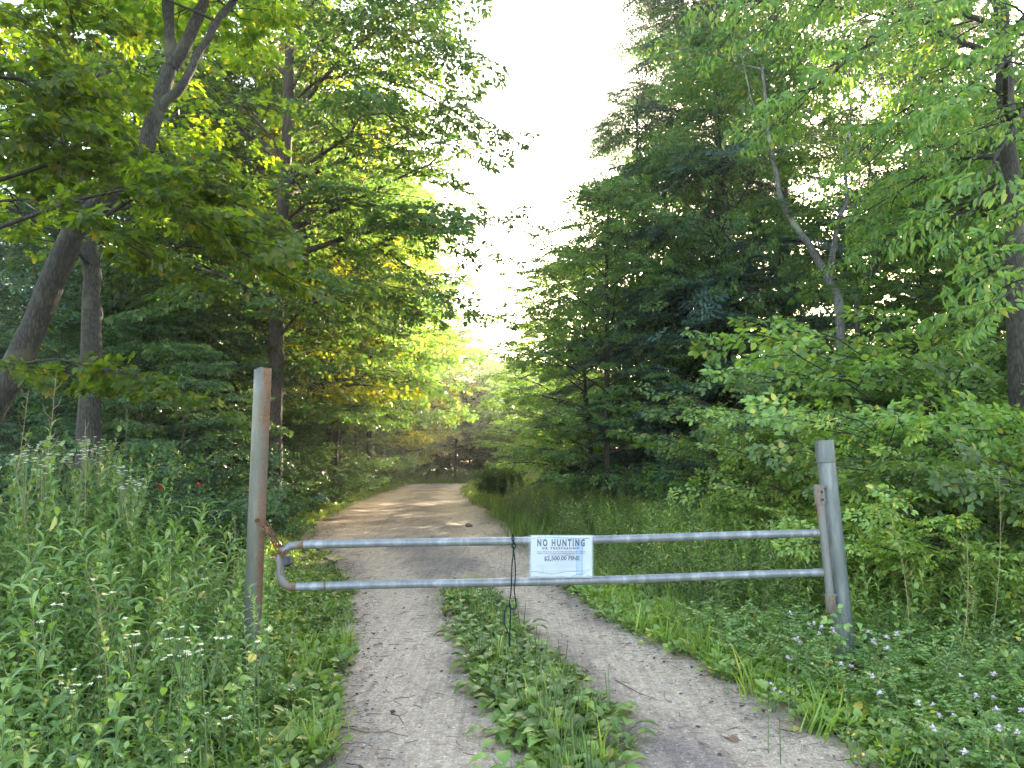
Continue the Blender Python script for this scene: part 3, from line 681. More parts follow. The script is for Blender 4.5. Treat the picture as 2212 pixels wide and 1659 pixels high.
    for u, v in ((.06, .93), (.90, .93), (.09, .03), (.93, .05)):
        c = pt(u, v, .004); G = Geo().tube([c, c+Nn*.0025], .0025, 6); obj("staple", G.mesh("staple", [M_blk]), ps)
sign()

# ============================================================ TREES
def base_of(px, Y, off=0): 
    x = (px-1106)/FPX*Y; return np.array([x, Y, groundz(x, Y)-.05])
def rel(pts, b): return [np.array(p)-b for p in pts]

# -- leaning maple at the far left
b = np.array([-6.15, 7.6, .2])
T = Tree(1, SP_maple, .50, seen(.9)(b))
tp = [b, at(0, 840, 7.8), at(110, 590, 8.0), at(160, 490, 8.1), at(220, 435, 8.2), at(300, 335, 8.3), at(372, 145, 8.5)]
P, r = T.trunk(rel(tp, b), .148, .085, 14)
f1 = [at(372, 145, 8.5), at(360, 70, 8.5), at(350, -60, 8.6), at(330, -250, 8.7)]; f2 = [at(372, 145, 8.5), at(425, 60, 8.6), at(455, -10, 8.7), at(500, -200, 8.9)]
T.trunk(rel(f1, b), .075, .05, 9, False); P2, r2 = T.trunk(rel(f2, b), .08, .05, 9, False)
f3 = [at(340, 245, 8.4), at(395, 175, 8.4), at(430, 118, 8.5), at(470, 60, 8.6), at(520, -10, 8.7), at(600, -150, 8.9)]
P3, r3 = T.trunk(rel(f3, b), .055, .035, 8, False)
f4 = [at(345, 300, 8.4), at(360, 340, 8.6), at(385, 365, 8.8)]; T.trunk(rel(f4, b), .04, .02, 6, False)
T.whorl(P3, r3, 4, .6, 1, lambda t: 1.5, lambda t: (R_(20), R_(10)), 5, .9, .3)
T.whorl(P2, r2, 4, .6, 1, lambda t: 1.6, lambda t: (R_(20), R_(10)), 5, .9, .3)
def lb(T, b, pts, r, nsub, Ls, sp=.21, t0=.15, droop=-.2):
    P = np.array(rel([at(*p) for p in pts], b)); T.limb(P, r, nsub, Ls, sp, t0, droop)
T.build("maple_tree", b, M_maple, M_bark, "big maple with a leaning rough trunk forking at the upper left")

# -- second maple: drapes of star-shaped leaves across the upper left, trunk just out of frame
b = np.array([-6.6, 6.3, .2]); T = Tree(2, SP_maple, .40, seen(.7)(b)); T.tl = .62
P, r = T.trunk(rel([b, b+[.1, 0, 3], b+[.0, .1, 6], b+[.3, 0, 9]], b), .16, .06)
D_ = lambda *p: lb(T, b, *p)
D_([(-380, 640, 6.3), (-120, 560, 6.3), (0, 490, 6.4), (170, 430, 6.5), (300, 403, 6.6), (420, 470, 6.7), (520, 545, 6.8)], .03, 10, 1.15, .21, .56)
D_([(-380, 560, 6.3), (-100, 420, 6.6), (120, 350, 6.9), (300, 360, 7.2), (450, 420, 7.4), (560, 520, 7.5)], .03, 11, 1.2, .21, .4)
D_([(-350, 860, 6.3), (-60, 800, 6.4), (120, 775, 6.6), (250, 800, 6.8), (350, 838, 6.9)], .02, 7, .75)
D_([(-300, 200, 6.3), (-80, 160, 6.4), (40, 170, 6.6), (120, 220, 6.8), (190, 300, 7.0)], .03, 10, .85)
D_([(-300, 60, 6.3), (-80, 0, 6.4), (60, -30, 6.7), (140, 0, 7.0), (190, 80, 7.3)], .03, 9, .85)
D_([(-300, 330, 6.3), (-60, 280, 6.3), (60, 270, 6.6), (130, 330, 6.9)], .03, 8, .8)
D_([(-300, 450, 6.3), (-100, 440, 6.3), (60, 430, 6.5), (200, 480, 6.6), (330, 560, 6.7)], .02, 6, .7, .21, .6)
T.build("maple_tree", b, M_maple, M_bark, "maple whose bright star-shaped leaves drape over the upper left corner")

# -- old trunk behind them, px 205, with the broken grey limb
b = base_of(200, 11.5); T = Tree(3, SP_maple2, .6, seen(1)(b))
P, r = T.trunk(rel([b, at(198, 800, 11.5), at(203, 600, 11.5), at(165, 430, 11.4), at(150, 380, 11.3), at(112, 180, 11), at(97, 90, 10.9)], b), .17, .06, 12)
P2, r2 = T.trunk(rel([at(203, 600, 11.5), at(185, 450, 11.7), at(160, 250, 12), at(145, 60, 12.2), at(140, -120, 12.5)], b), .10, .05, 9, False)
T.whorl(P2, r2, 14, .1, 1, lambda t: 2.8, rise, 6, 1.3, .4)
T.whorl(P, r, 6, .35, .8, lambda t: 2.2, rise, 5, 1.2, .4)
T.build("maple_tree", b, M_maple, M_bark, "dark thick trunk behind the leaning maple, rising from white flowers at the left")

# -- main straight tree
b = base_of(590, 16); T = Tree(4, SP_beech, .74, seen(1)(b))
P, r = T.trunk(rel([b, at(592, 900, 16), at(603, 600, 16), at(614, 400, 16), at(622, 250, 16), at(632, 0, 16), at(640, -300, 16), at(645, -600, 16)], b), .19, .06, 12)
def LM(pts, rr, ns, Ls, **k): lb(T, b, pts, rr, ns, Ls, .42, **k)
LM([(615, 410, 16), (655, 362, 15.8), (700, 330, 15.6), (752, 295, 15.2), (780, 250, 14.9), (830, 245, 14.5), (930, 310, 14.2)], .06, 10, 2.0, t0=.3)
LM([(610, 360, 16), (595, 310, 15.8), (550, 255, 15.6), (500, 220, 15.4), (465, 195, 15.2), (440, 160, 15.0)], .045, 7, 1.3, t0=.3)
LM([(622, 210, 16), (670, 110, 15.8), (740, 50, 15.4), (830, 70, 15), (890, 90, 14.6), (970, 120, 14.3)], .05, 15, 1.6)
LM([(620, 230, 16), (690, 170, 16), (800, 160, 15.6), (910, 200, 15.3), (1040, 275, 15)], .045, 15, 1.5)
LM([(612, 480, 16), (660, 440, 15.6), (760, 430, 15.2), (880, 460, 15), (990, 520, 14.8)], .045, 15, 1.7)
LM([(606, 500, 16), (650, 480, 16.3), (750, 500, 16.6), (860, 560, 16.9), (960, 640, 17)], .04, 11, 1.7)
LM([(595, 740, 16), (640, 680, 15.7), (700, 640, 15.4), (760, 600, 15.2), (850, 620, 15)], .04, 10, 1.6)
LM([(630, 60, 16), (700, -20, 15.8), (790, -60, 15.5), (860, -30, 15.2), (920, 0, 15)], .045, 12, 1.6)
LM([(630, 0, 16), (560, -60, 15.8), (480, -60, 15.6), (380, 0, 15.4)], .045, 9, 1.8)
LM([(600, 640, 16), (540, 600, 15.6), (470, 610, 15.2), (410, 650, 14.9)], .03, 8, 1.4)
T.whorl(P, r, 24, .26, 1, lambda t: 4.4*(1-.45*t), rise, 7, 1.5, .45, az=(-.35, 3.5))
T.build("beech_tree", b, M_beech, M_bark_rust, "tall straight tree just behind the rusty left post, limbs reaching over the road")

# -- generic trees (prototypes copied along the road and into the woods)
def broadleaf(seed, H, r0, R, t0, nl, nsub, Ls, space, sp, ss, prof=None, lean=0., el=rise):
    T = Tree(seed, sp, ss); rg = T.rg
    pts = [np.array([lean*H*u*u+rg.normal()*.03*H*.15, rg.normal()*.03*H*.15*(u > 0), H*u]) for u in np.linspace(0, 1, 6)]; pts[0][:2] = 0
    P, r = T.trunk(pts, r0, r0*.15, 9)
    prof = prof or (lambda t: R*(math.sin(PI*min(1, .22+.80*t))**.6)*(1 if t < .8 else 1-.5*(t-.8)/.2))
    T.whorl(P, r, nl, t0, 1, prof, el, nsub, Ls, space)
    return T
Z0 = (0, 0, 0)
low = lambda t: (R_(12+50*t), R_(0+42*t))
row_label = "leafy tree in the row along the left edge of the road"
pA = broadleaf(11, 15, .17, 4.2, .20, 32, 8, 2.1, .5, SP_far, .85, el=low)
pB = broadleaf(12, 13, .14, 3.8, .20, 30, 8, 2.0, .5, SP_far, .85, el=low)
pC = broadleaf(13, 17, .19, 4.2, .30, 34, 7, 1.7, .55, SP_far, .95)
pD = broadleaf(14, 9, .10, 2.9, .10, 34, 6, 1.2, .38, SP_beech, .58, el=low)     # small layered
pE = broadleaf(15, 6, .06, 2.3, .06, 30, 6, 1.0, .34, SP_beech, .50, el=lambda t: (R_(10+30*t), R_(-15+25*t)))
pF = broadleaf(16, 5.0, .05, 2.2, .05, 30, 6, 1.0, .32, SP_maple2, .50, el=lambda t: (R_(15+30*t), R_(-10+25*t)))

def put(proto, name, leafm, woodm, spots, labels, group, cat='tree', zoff=-.05):
    """first spot builds the prototype, the rest are copies"""
    first = None
    for i, s in enumerate(spots):
        px, Y, sc_, rz = s[:4]; x = (px-1106)/FPX*Y; loc = (x, Y, groundz(x, Y)+zoff); lab = labels[i] if isinstance(labels, list) else labels
        if first is None:
            first = proto.build(name, loc, leafm, woodm, lab, cat, group); first.rotation_euler[2] = rz; first.scale = (sc_,)*3 if not hasattr(sc_, '__len__') else sc_
        else: dup(first, loc, rz, sc_, lab, group)
    return first
rng = np.random.default_rng(77)
put(pA, "broadleaf_tree", M_yellow, M_bark, [(590, 22, .9, 0), (640, 31, 1.0, 2.1), (745, 38, .98, 4.0), (300, 32, .8, 1.0), (430, 40, .9, 5.0)], "broad leafy tree standing deep in the row left of the road", "trees along the left of the road")
put(pB, "broadleaf_tree", M_beech, M_bark_dark, [(500, 18.5, .85, 1.3), (640, 25.5, .98, 0.4), (715, 33, 1.1, 2.4), (800, 40, 1.3, 3.6), (720, 28, 1.1, 5.1), (1575, 19.5, (.55,.55,.95), 2.0), (1440, 23, (.6,.6,.80), 4.0), (985, 62, .95, 1), (1035, 70, .9, 3), (1080, 80, .9, 4), (945, 70, 1.0, 2)], ["low-branched tree overhanging the left edge of the road"]*5+["slim leafy tree standing before the dark hemlock trunks", "slim leafy tree at the left flank of the hemlocks"]+["green tree closing the road's far bend"]*4, "low-branched leafy trees")
pY = broadleaf(17, 14, .15, 4.2, .12, 34, 8, 2.0, .5, SP_far, .9, el=low)
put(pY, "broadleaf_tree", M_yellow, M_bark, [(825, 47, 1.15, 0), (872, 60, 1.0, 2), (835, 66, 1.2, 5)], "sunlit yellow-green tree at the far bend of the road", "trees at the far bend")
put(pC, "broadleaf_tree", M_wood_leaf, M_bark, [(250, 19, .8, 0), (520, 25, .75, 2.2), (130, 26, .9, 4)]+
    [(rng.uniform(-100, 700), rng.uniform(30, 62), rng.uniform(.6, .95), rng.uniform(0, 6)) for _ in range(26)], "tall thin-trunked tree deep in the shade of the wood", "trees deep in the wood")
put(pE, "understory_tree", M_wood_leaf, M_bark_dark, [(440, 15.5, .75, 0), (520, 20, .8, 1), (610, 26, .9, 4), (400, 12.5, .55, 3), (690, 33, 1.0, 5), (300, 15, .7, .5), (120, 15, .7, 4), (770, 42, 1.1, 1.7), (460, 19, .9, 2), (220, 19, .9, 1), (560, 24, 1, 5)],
    "small shade tree with flat layered sprays under the left woods", "understory trees on the left")
bk = [(float(q), float(rng.uniform(44, 60)), rng.uniform(.9, 1.25), rng.uniform(0, 6)) for q in np.linspace(-60, 780, 22)]+[(float(q), float(rng.uniform(24, 34)), rng.uniform(.6, .9), rng.uniform(0, 6)) for q in np.linspace(-60, 560, 12)]+[(float(q), float(rng.uniform(66, 82)), rng.uniform(1.2, 1.7), rng.uniform(0, 6)) for q in np.linspace(820, 1320, 24)]+[(float(q), float(rng.uniform(38, 52)), rng.uniform(.9, 1.2), rng.uniform(0, 6)) for q in np.linspace(1300, 2350, 16)]
pG = broadleaf(18, 6, .07, 2.8, .03, 26, 6, 1.3, .42, SP_far, .75, el=low)
put(pG, "understory_tree", M_wood_leaf, M_bark_dark, bk, "bushy dark young tree closing the view far back in the wood", "young trees at the back of the wood")
# right-hand woods
def conifer(seed, H, r0, R, t0, nl):
    T = Tree(seed, SP_hem, .95); P, r = T.trunk([(0, 0, 0), (.05, 0, H*.3), (0, .05, H*.6), (.03, 0, H)], r0, r0*.12, 10)
    T.whorl(P, r, nl, t0, 1, lambda t: R*(1-t)**.75+.35, lambda t: (R_(-2+25*t), R_(-22+20*t)), 7, 1.5, .42, droop=-.35, tl=.25)
    return T
pH = conifer(21, 19, .22, 4.0, .08, 46); pH2 = conifer(22, 16, .18, 3.6, .06, 44)
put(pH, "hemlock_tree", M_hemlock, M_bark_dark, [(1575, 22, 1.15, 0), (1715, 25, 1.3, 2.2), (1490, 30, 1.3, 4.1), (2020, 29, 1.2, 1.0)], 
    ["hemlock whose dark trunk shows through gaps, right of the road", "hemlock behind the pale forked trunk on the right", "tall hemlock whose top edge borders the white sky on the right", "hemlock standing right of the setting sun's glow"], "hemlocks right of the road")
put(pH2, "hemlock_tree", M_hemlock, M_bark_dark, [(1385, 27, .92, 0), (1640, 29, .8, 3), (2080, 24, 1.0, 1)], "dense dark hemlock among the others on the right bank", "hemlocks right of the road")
put(pD, "broadleaf_tree", M_beech, M_bark_dark, [(1312, 19.5, .95, 0), (1210, 31, 1.05, 1.2), (1270, 24, .9, 2.2), (1180, 42, 1.0, 4), (1130, 54, .95, 2.7), (1100, 64, 1.05, .4), (1215, 47, .95, 1), (1150, 72, 1.2, 5), (1060, 78, 1.25, 2)],
    ["slender light green tree at the front of the right-hand woods", "leafy tree whose twigs reach into the bright gap from the right", "small tree tucked behind the slender light green tree", "hazy tree beside the road bend on the right", "pale tree closing the view at the road bend", "pale far tree centred in the gap over the road", "far tree on the right bank above the round bush", "tall far tree beyond the bend", "farthest low tree under the bright sky gap"], "trees in the gap over the road")
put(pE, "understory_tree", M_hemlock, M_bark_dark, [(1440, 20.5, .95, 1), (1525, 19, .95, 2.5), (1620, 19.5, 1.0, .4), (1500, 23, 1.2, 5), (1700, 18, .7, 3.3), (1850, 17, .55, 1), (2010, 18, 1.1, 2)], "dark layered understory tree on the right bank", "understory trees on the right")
# pale forked trunk in front of the sun
b = base_of(1810, 13.5); T = Tree(31, SP_beech, .6, seen(1)(b))
T.trunk(rel([b, at(1815, 690, 13.5), at(1790, 615, 13.5), at(1745, 540, 13.4), at(1690, 455, 13.3), at(1672, 380, 13.3), at(1655, 260, 13.2), at(1645, 150, 13.1)], b), .085, .022, 9)
P2, r2 = T.trunk(rel([at(1797, 625, 13.5), at(1795, 570, 13.6), at(1812, 480, 13.6), at(1828, 430, 13.7), at(1825, 350, 13.7), at(1840, 240, 13.8), at(1825, 150, 13.8), at(1835, 0, 13.9)], b), .05, .018, 8, False)
T.trunk(rel([at(1797, 600, 13.45), at(1806, 540, 13.4), at(1812, 490, 13.3)], b), .028, .012, 6, False)
T.trunk(rel([at(1660, 300, 13.2), at(1625, 215, 13.2), at(1600, 120, 13.1)], b), .018, .008, 5, False)
T.trunk(rel([at(1820, 480, 13.6), at(1770, 400, 13.6), at(1730, 330, 13.6)], b), .014, .006, 5, False)
T.whorl(P2, r2, 5, .78, 1, lambda t: 1.7, rise, 5, 1, .35)
for p in [(1645, 150, 13.1), (1600, 120, 13.1)]: T.limb(T.path(at(*p)-b, 1.6, .6, .2, 1.8, 5), .02, 6, 1.1, .35)
T.build("forked_tree", b, M_beech, M_bark_pale, "pale bare forked trunk crossing in front of the sun's glow")
b = base_of(1850, 13); T = Tree(32, SP_beech, .55, seen(1)(b))
P, r = T.trunk(rel([b, at(1850, 680, 13), at(1868, 610, 13), at(1898, 555, 13), at(1880, 430, 13), at(1885, 330, 13)], b), .05, .02, 7); T.whorl(P, r, 10, .55, 1, lambda t: 1.9, rise, 5, 1, .35)
T.build("sapling", b, M_beech, M_bark, "thin grey sapling just right of the pale forked trunk", "tree")

# -- near right tree with hanging bright leaves
b = base_of(2205, 9.0); T = Tree(33, SP_ash, .44, seen(.8)(b))
P, r = T.trunk(rel([b, at(2200, 730, 9), at(2192, 500, 9), at(2180, 300, 9), at(2172, 120, 9), at(2165, -100, 9), at(2160, -300, 9)], b), .112, .08, 12)
def RM(pts, rr, ns, Ls, sp=.26, **k): lb(T, b, pts, rr, ns, Ls, sp, **k)
RM([(2172, 60, 9), (2080, 30, 8.6), (1960, 60, 8.2), (1850, 110, 7.9), (1760, 190, 7.7)], .04, 11, 1.3, droop=-.45)
RM([(2165, -60, 9), (2050, -100, 8.6), (1900, -90, 8.2), (1760, -40, 8.0), (1640, 0, 7.9)], .04, 11, 1.3, droop=-.45)
RM([(2180, 150, 9), (2110, 130, 8.5), (2040, 170, 8), (1960, 250, 7.7), (1900, 330, 7.6)], .03, 10, 1.0, droop=-.5)
RM([(2182, 260, 9), (2230, 210, 8), (2200, 260, 7), (2150, 340, 6.4), (2110, 440, 6.2)], .03, 9, .8, droop=-.5)
RM([(2172, 90, 9), (2230, 30, 8), (2240, 60, 7), (2190, 120, 6.5), (2120, 180, 6.3)], .03, 9, .9, droop=-.5)
RM([(2195, 450, 9), (2280, 420, 7.4), (2240, 480, 6.4), (2180, 560, 6.0)], .02, 6, .6, droop=-.5)
RM([(2200, 600, 9), (2300, 560, 7.4), (2230, 590, 6.4), (2170, 640, 6.1)], .02, 5, .5, droop=-.5)
RM([(2178, 300, 9), (2100, 320, 9.4), (2010, 370, 9.6), (1930, 420, 9.8)], .03, 9, 1.0, droop=-.3)
RM([(2178, 380, 9), (2080, 450, 10), (1990, 500, 10.5), (1900, 540, 10.8)], .03, 10, 1.3, droop=-.3)
T.whorl(P, r, 10, .45, 1, lambda t: 2.3, rise, 6, 1.1, .33, droop=-.4)
T.build("ash_tree", b, M_ash, M_bark, "large trunk at the right edge with bright hanging leaves")
put(pF, "understory_tree", M_ash, M_bark, [(2220, 13, 1.25, 0), (2110, 16, 1.3, 2), (2330, 14, 1.5, 4)], ["leafy young tree above the shrubs at the right edge of the woods", "leafy young tree left of the right-edge trunk", "leafy young tree behind the right-edge trunk"], "young trees on the right slope")

# ============================================================ SHRUBS
def shrub(seed, H, R, n, sp, ss):
    T = Tree(seed, sp, ss); T.tl = .65
    for i in range(n):
        a = i*2.4+T.rg.normal()*.3; e = R_(T.rg.uniform(35, 85)); L = H*T.rg.uniform(.75, 1.15)/max(.75, math.sin(e))
        L = min(L, H*1.2); Q = T.path((.1*math.cos(a), .1*math.sin(a), 0), a, e, R_(T.rg.uniform(-5, 40)), L, 6, .15)
        T.limb(Q, .014, 7, R*.55, .22, .22, .22, 4)
    return T
sA = shrub(41, 2.5, 1.5, 15, SP_shrub, .42); sB = shrub(42, 1.7, 1.2, 14, SP_shrub, .36); sC = shrub(43, 2.2, 1.4, 14, SP_beech, .44)
put(sA, "leafy_shrub", M_shrub, M_bark, [(1850, 11, 1.0, 0), (2010, 10, 1.05, 2), (2160, 8.6, 1.0, 4), (1760, 14, .9, 1), (1920, 12.5, 1.3, 5), (2100, 12, 1.45, 3), (2240, 10.5, 1.4, .6), (2020, 14, 1.6, 2.7), (2200, 7.0, .8, 1.6)], "tall bright green shrub in the thicket right of the gate", "shrubs in the right thicket", 'shrub')
put(sC, "leafy_shrub", M_weedy, M_bark, [(1880, 10.8, .85, 0), (1960, 9.4, .9, 2), (2090, 8.0, .9, 4), (1700, 15.5, .8, 5), (1900, 8.8, .6, 1), (2040, 7.4, .65, 3), (2150, 6.4, .6, .5)], "yellow-green shrub in the thicket right of the gate", "shrubs in the right thicket", 'shrub')
put(sB, "leafy_shrub", M_beech, M_bark, [(1555, 16, .9, 0), (1620, 13.8, .8, 2), (1480, 18, .85, 4)], ["dark rounded shrub at the edge of the right woods", "dark shrub nearest the right post on the wood's edge", "small shrub where the dark understory meets the weeds"], "shrubs at the wood's edge", 'shrub')
sD = shrub(44, 1.5, 1.4, 26, SP_shrub, .5)
put(sD, "leafy_shrub", M_beech, M_bark_dark, [(1082, 31, (.5, .5, .95), 1)], "round dark bush standing alone on the right verge before the bend", "shrubs at the wood's edge", "shrub")
put(sB, "leafy_shrub", M_wood_leaf, M_bark_dark, [(330, 8.6, .8, 0), (440, 10.5, .7, 3), (30, 8.8, .9, 2), (250, 11.0, .9, 3), (100, 11, 1, 4.4), (360, 13, .9, 1), (520, 12, .7, 2), (655, 23, 1.0, 1), (700, 27, 1.1, 4), (730, 32, 1.2, 2), (765, 37, 1.3, 5), (800, 43, 1.4, 0), (835, 50, 1.5, 3), (600, 19, 1.0, 5), (560, 25, 1.3, 1)], "dark shrub in the shade under the left trees", "shrubs under the left woods", 'shrub')

# ============================================================ LOW PLANTS
def weed(seed, H, n, leaf, ll, tuft=True, elev=(55, -5), up0=.12, stemmi=1, taper=.55):
    rg = np.random.default_rng(seed); G = Geo(); le = rg.uniform(0, 6); lx, ly = math.cos(le)*.12*H, math.sin(le)*.12*H
    c = lambda t: np.array([lx*t*t, ly*t*t, H*t]); G.tube([c(t) for t in np.linspace(0, 1, 5)], [.0035, .0015], 3, stemmi, False)
    P = []; F = []; U = []; S = []; a = rg.uniform(0, 6)
    for i in range(n):
        t = up0+(1-up0)*(i+.5)/n; a += 2.4+rg.normal()*.3; e = R_(np.interp(t, [0, 1], [elev[1], elev[0]])+rg.normal()*12)
        P.append(c(t)); F.append((math.cos(a)*math.cos(e), math.sin(a)*math.cos(e), math.sin(e))); U.append((-math.cos(a)*math.sin(e)+rg.normal()*.2, -math.sin(a)*math.sin(e)+rg.normal()*.2, math.cos(e)+.01))
        S.append(ll*(1-(1-taper)*t)*rg.uniform(.75, 1.15))
    G.inst(leaf, frames(F, U, np.array(S)), P, 0); return G
def rosette(seed, n, ll, leaf, h=.08, elev=(15, 65)):
    rg = np.random.default_rng(seed); G = Geo(); P = []; F = []; U = []; S = []
    for i in range(n):
        a = i*2.4+rg.normal()*.3; e = R_(rg.uniform(*elev)); d = np.array([math.cos(a), math.sin(a), 0]); st = h*rg.uniform(.5, 1.2)
        p1 = d*st*math.cos(e)+np.array([0, 0, st*math.sin(e)]); G.tube([(0,0,0), p1*.5+np.array([0,0,.01]), p1], [.003, .002], 3, 1, False)
        e2 = e*rg.uniform(.1, .75); P.append(p1); F.append((math.cos(a)*math.cos(e2), math.sin(a)*math.cos(e2), math.sin(e2))); U.append((-math.cos(a)*math.sin(e2)+rg.normal()*.15, -math.sin(a)*math.sin(e2)+rg.normal()*.15, math.cos(e2))); S.append(ll*rg.uniform(.65, 1.2))
    G.inst(leaf, frames(F, U, np.array(S)), P, 0); return G
def tuft(seed, n, h, spread=.06):
    wk = 2.2 if spread > .1 else 1.25
    rg = np.random.default_rng(seed); G = Geo(); T_ = [t_blade(.016*wk, .35), t_blade(.014*wk, .7), t_blade(.012*wk, .2)]
    for T in T_:
        m = n//3; a = rg.uniform(0, 6.3, m); s = h*rg.uniform(.5, 1.2, m); tl = rg.normal(0, .22, m)
        Rm = rotz(a); Rm = Rm*s[:, None, None]; Rm[:, 0, :] *= 1; P = np.stack([rg.normal(0, spread, m), rg.normal(0, spread, m), np.zeros(m)], -1); G.inst(T, Rm, P, 0)
    return G
def pinnate(seed, n=9, L=.16):
    rg = np.random.default_rng(seed); G = Geo(); 
    for b_ in range(n):
        a = b_*2.4; base = np.array([0, 0, 0.02+.03*b_]); d = np.array([math.cos(a), math.sin(a), .45]); d = nz(d)
        ll = L*rg.uniform(.7, 1.2); G.tube([base, base+d*ll], [.0015, .001], 3, 1, False); P = []; F = []; U = []; S = []
        sd_ = nz(np.cross([0, 0, 1], d))
        for j in range(7):
            for s in (-1, 1): P.append(base+d*ll*(j+1)/7); F.append(sd_*s+d*.3); U.append((rg.normal()*.3, rg.normal()*.3, 1)); S.append(.024*rg.uniform(.8, 1.2))
        G.inst(L_ov, frames(F, U, np.array(S)), P, 0)
    return G
GOLD = [weed(i, h, n, L_lance, .17) for i, (h, n) in enumerate([(.95, 34), (.8, 30), (1.05, 36), (.7, 26)])]
MIDW = [weed(i+10, h, n, L_mid, .08) for i, (h, n) in enumerate([(.6, 30), (.5, 26), (.75, 36), (.4, 20)])]
BROW = [weed(i+20, h, n, L_broad, .10) for i, (h, n) in enumerate([(.6, 16), (.85, 20), (.45, 12)])]
TALLW = [weed(i+30, h, n, L_broad if i == 1 else L_mid, .105, up0=.3) for i, (h, n) in enumerate([(1.2, 40), (1.4, 26), (1.05, 36), (1.3, 44)])]
LOWC = [rosette(i, 11, .055, L_ov, .09, (30, 80)) for i in range(3)]
LOWB = [rosette(i+5, 9, .085, L_broad, .10, (20, 70)) for i in range(3)]
TUFT = [tuft(i, 24, h) for i, h in enumerate([.30, .42, .22])]
FARG = [tuft(i+9, 18, h, .12) for i, h in enumerate([.34, .46, .25])]
VETCH = [pinnate(i) for i in range(3)]
def infr(x, y, m=.93): return (np.abs(x)/np.maximum(y, .1) < m) & (y > .9)
def scatter(name, label, cat, T, mats, side, y0, y1, d0, d1, dens, s0, s1, seed, tilt=.18, wf=None, bias=1.0, z=0.0):
    """strew templates over a band d0..d1 metres outside the road edge"""
    rg = np.random.default_rng(seed); n = int((y1-y0)*(d1-d0)*dens)
    y = y0+(y1-y0)*rg.random(n)**bias; d = d0+(d1-d0)*rg.random(n)
    x = xl(y)-d if side < 0 else xr(y)+d
    k = infr(x, y)
    if wf is not None: k &= rg.random(n) < wf(x, y, d)
    x, y, d = x[k], y[k], d[k]; n = len(x); P = np.stack([x, y, hgt(x, y)+z], -1)
    s = rg.uniform(s0, s1, n)
    if side < 0: s = np.where((y > 6.5) & (y < 40), s*np.clip(np.where(y < 9.5, .5, .33)+d*.45, .3, 1), s)
    F = np.stack([np.cos(a := rg.uniform(0, 6.3, n)), np.sin(a), rg.normal(0, tilt, n)], -1); U = np.stack([rg.normal(0, tilt, n), rg.normal(0, tilt, n), np.ones(n)], -1)
    Rm = frames(F, U, s); G = Geo(); idx = rg.integers(0, len(T), n)
    for i, t in enumerate(T): G.inst(t, Rm[idx == i], P[idx == i])
    if not n: return
    tag(obj(name, G.mesh(name, mats)), label, cat, None, 'stuff')
clump = lambda k, ph: (lambda x, y, d: np.clip(.55+.6*np.sin(x*k+ph)*np.cos(y*k*.8+ph*2), .1, 1))
MW = [M_weed, M_stem]; MWy = [M_weedy, M_stem]
near_post = lambda x, y: 1.0
# left bank
scatter("undergrowth", "thicket of tall narrow-leaved weeds on the left bank", "weeds", GOLD, MW, -1, 2.6, 7.8, .7, 4.5, 34, .75, 1.2, 101, wf=lambda x, y, d: np.clip((d-.4)/1.2, .15, 1)*clump(1.3, 0)(x, y, d))
scatter("undergrowth", "mid-height leafy weeds filling the left bank", "weeds", MIDW, MW, -1, 1.4, 8, .3, 4.0, 75, .6, 1.2, 102, wf=lambda x, y, d: np.clip((d-.1)/.8, .1, 1)*np.where(y > 5.6, np.clip((d-.5), 0, 1), 1))
scatter("undergrowth", "high leafy weeds at the back of the left bank", "weeds", TALLW, MW, -1, 3.6, 8, 1.7, 4.6, 20, .85, 1.2, 109)
scatter("undergrowth", "broad-leaved weeds scattered over the left bank", "weeds", BROW, MWy, -1, 1.5, 9, .5, 4.5, 22, .5, 1.2, 103)
scatter("ground_cover", "small round-leaved ground cover edging the left wheel track", "ground cover", LOWC, MWy, -1, 1.3, 11, -.04, 1.1, 210, .7, 1.3, 104, wf=lambda x, y, d: np.clip(1-(d-.5), .2, 1)*np.clip((d+.05)/.15, .15, 1))
scatter("grass", "green grass along the left edge of the road", "grass", TUFT, [M_grass, M_grass], -1, 1.3, 12, -.02, 2.2, 30, .3, .8, 105, wf=lambda x, y, d: np.where(y > 6, .5, 1))
scatter("undergrowth", "shaded weeds on the forest floor at the left", "weeds", MIDW+BROW, MW, -1, 8, 24, 1.6, 8, 7, .5, 1.0, 106)
scatter("grass", "far grass strip along the left edge of the road", "grass", FARG, [M_grass, M_grass], -1, 12, 60, -.1, 2.4, 15, .5, .9, 107)
scatter("ground_cover", "low leafy cover along the far left edge of the road", "ground cover", LOWC+LOWB, MWy, -1, 10, 45, -.1, 2.2, 22, 1.0, 2.0, 108)
# right bank
scatter("undergrowth", "tall narrow-leaved weeds massed behind the gate on the right", "weeds", GOLD, MWy, 1, 5.6, 13, 1.1, 8, 34, .55, .95, 111)
scatter("undergrowth", "pale upright weeds on the right verge beyond the gate", "weeds", GOLD[:2]+MIDW*2, MWy, 1, 6.5, 24, .5, 5.5, 46, .6, 1.0, 112)
scatter("undergrowth", "mid-height leafy weeds round the leaning post", "weeds", MIDW, MW, 1, 3.0, 9, .55, 6, 30, .45, .85, 113, wf=lambda x, y, d: np.clip((d-.3)/1.0, .1, 1))
scatter("undergrowth", "tall pale lance-leaved weeds right of the leaning post", "weeds", GOLD, MWy, 1, 3.2, 6.2, 1.2, 4.5, 26, .55, .95, 120, wf=lambda x, y, d: np.where((x/y > .35) & (x/y < .47) & (y < 5.35), 0, np.clip((d-1)/1.2, .1, 1)))
scatter("undergrowth", "broad-leaved weeds on the right bank", "weeds", BROW, MWy, 1, 3.2, 11, 1.0, 7, 10, .5, 1.0, 114)
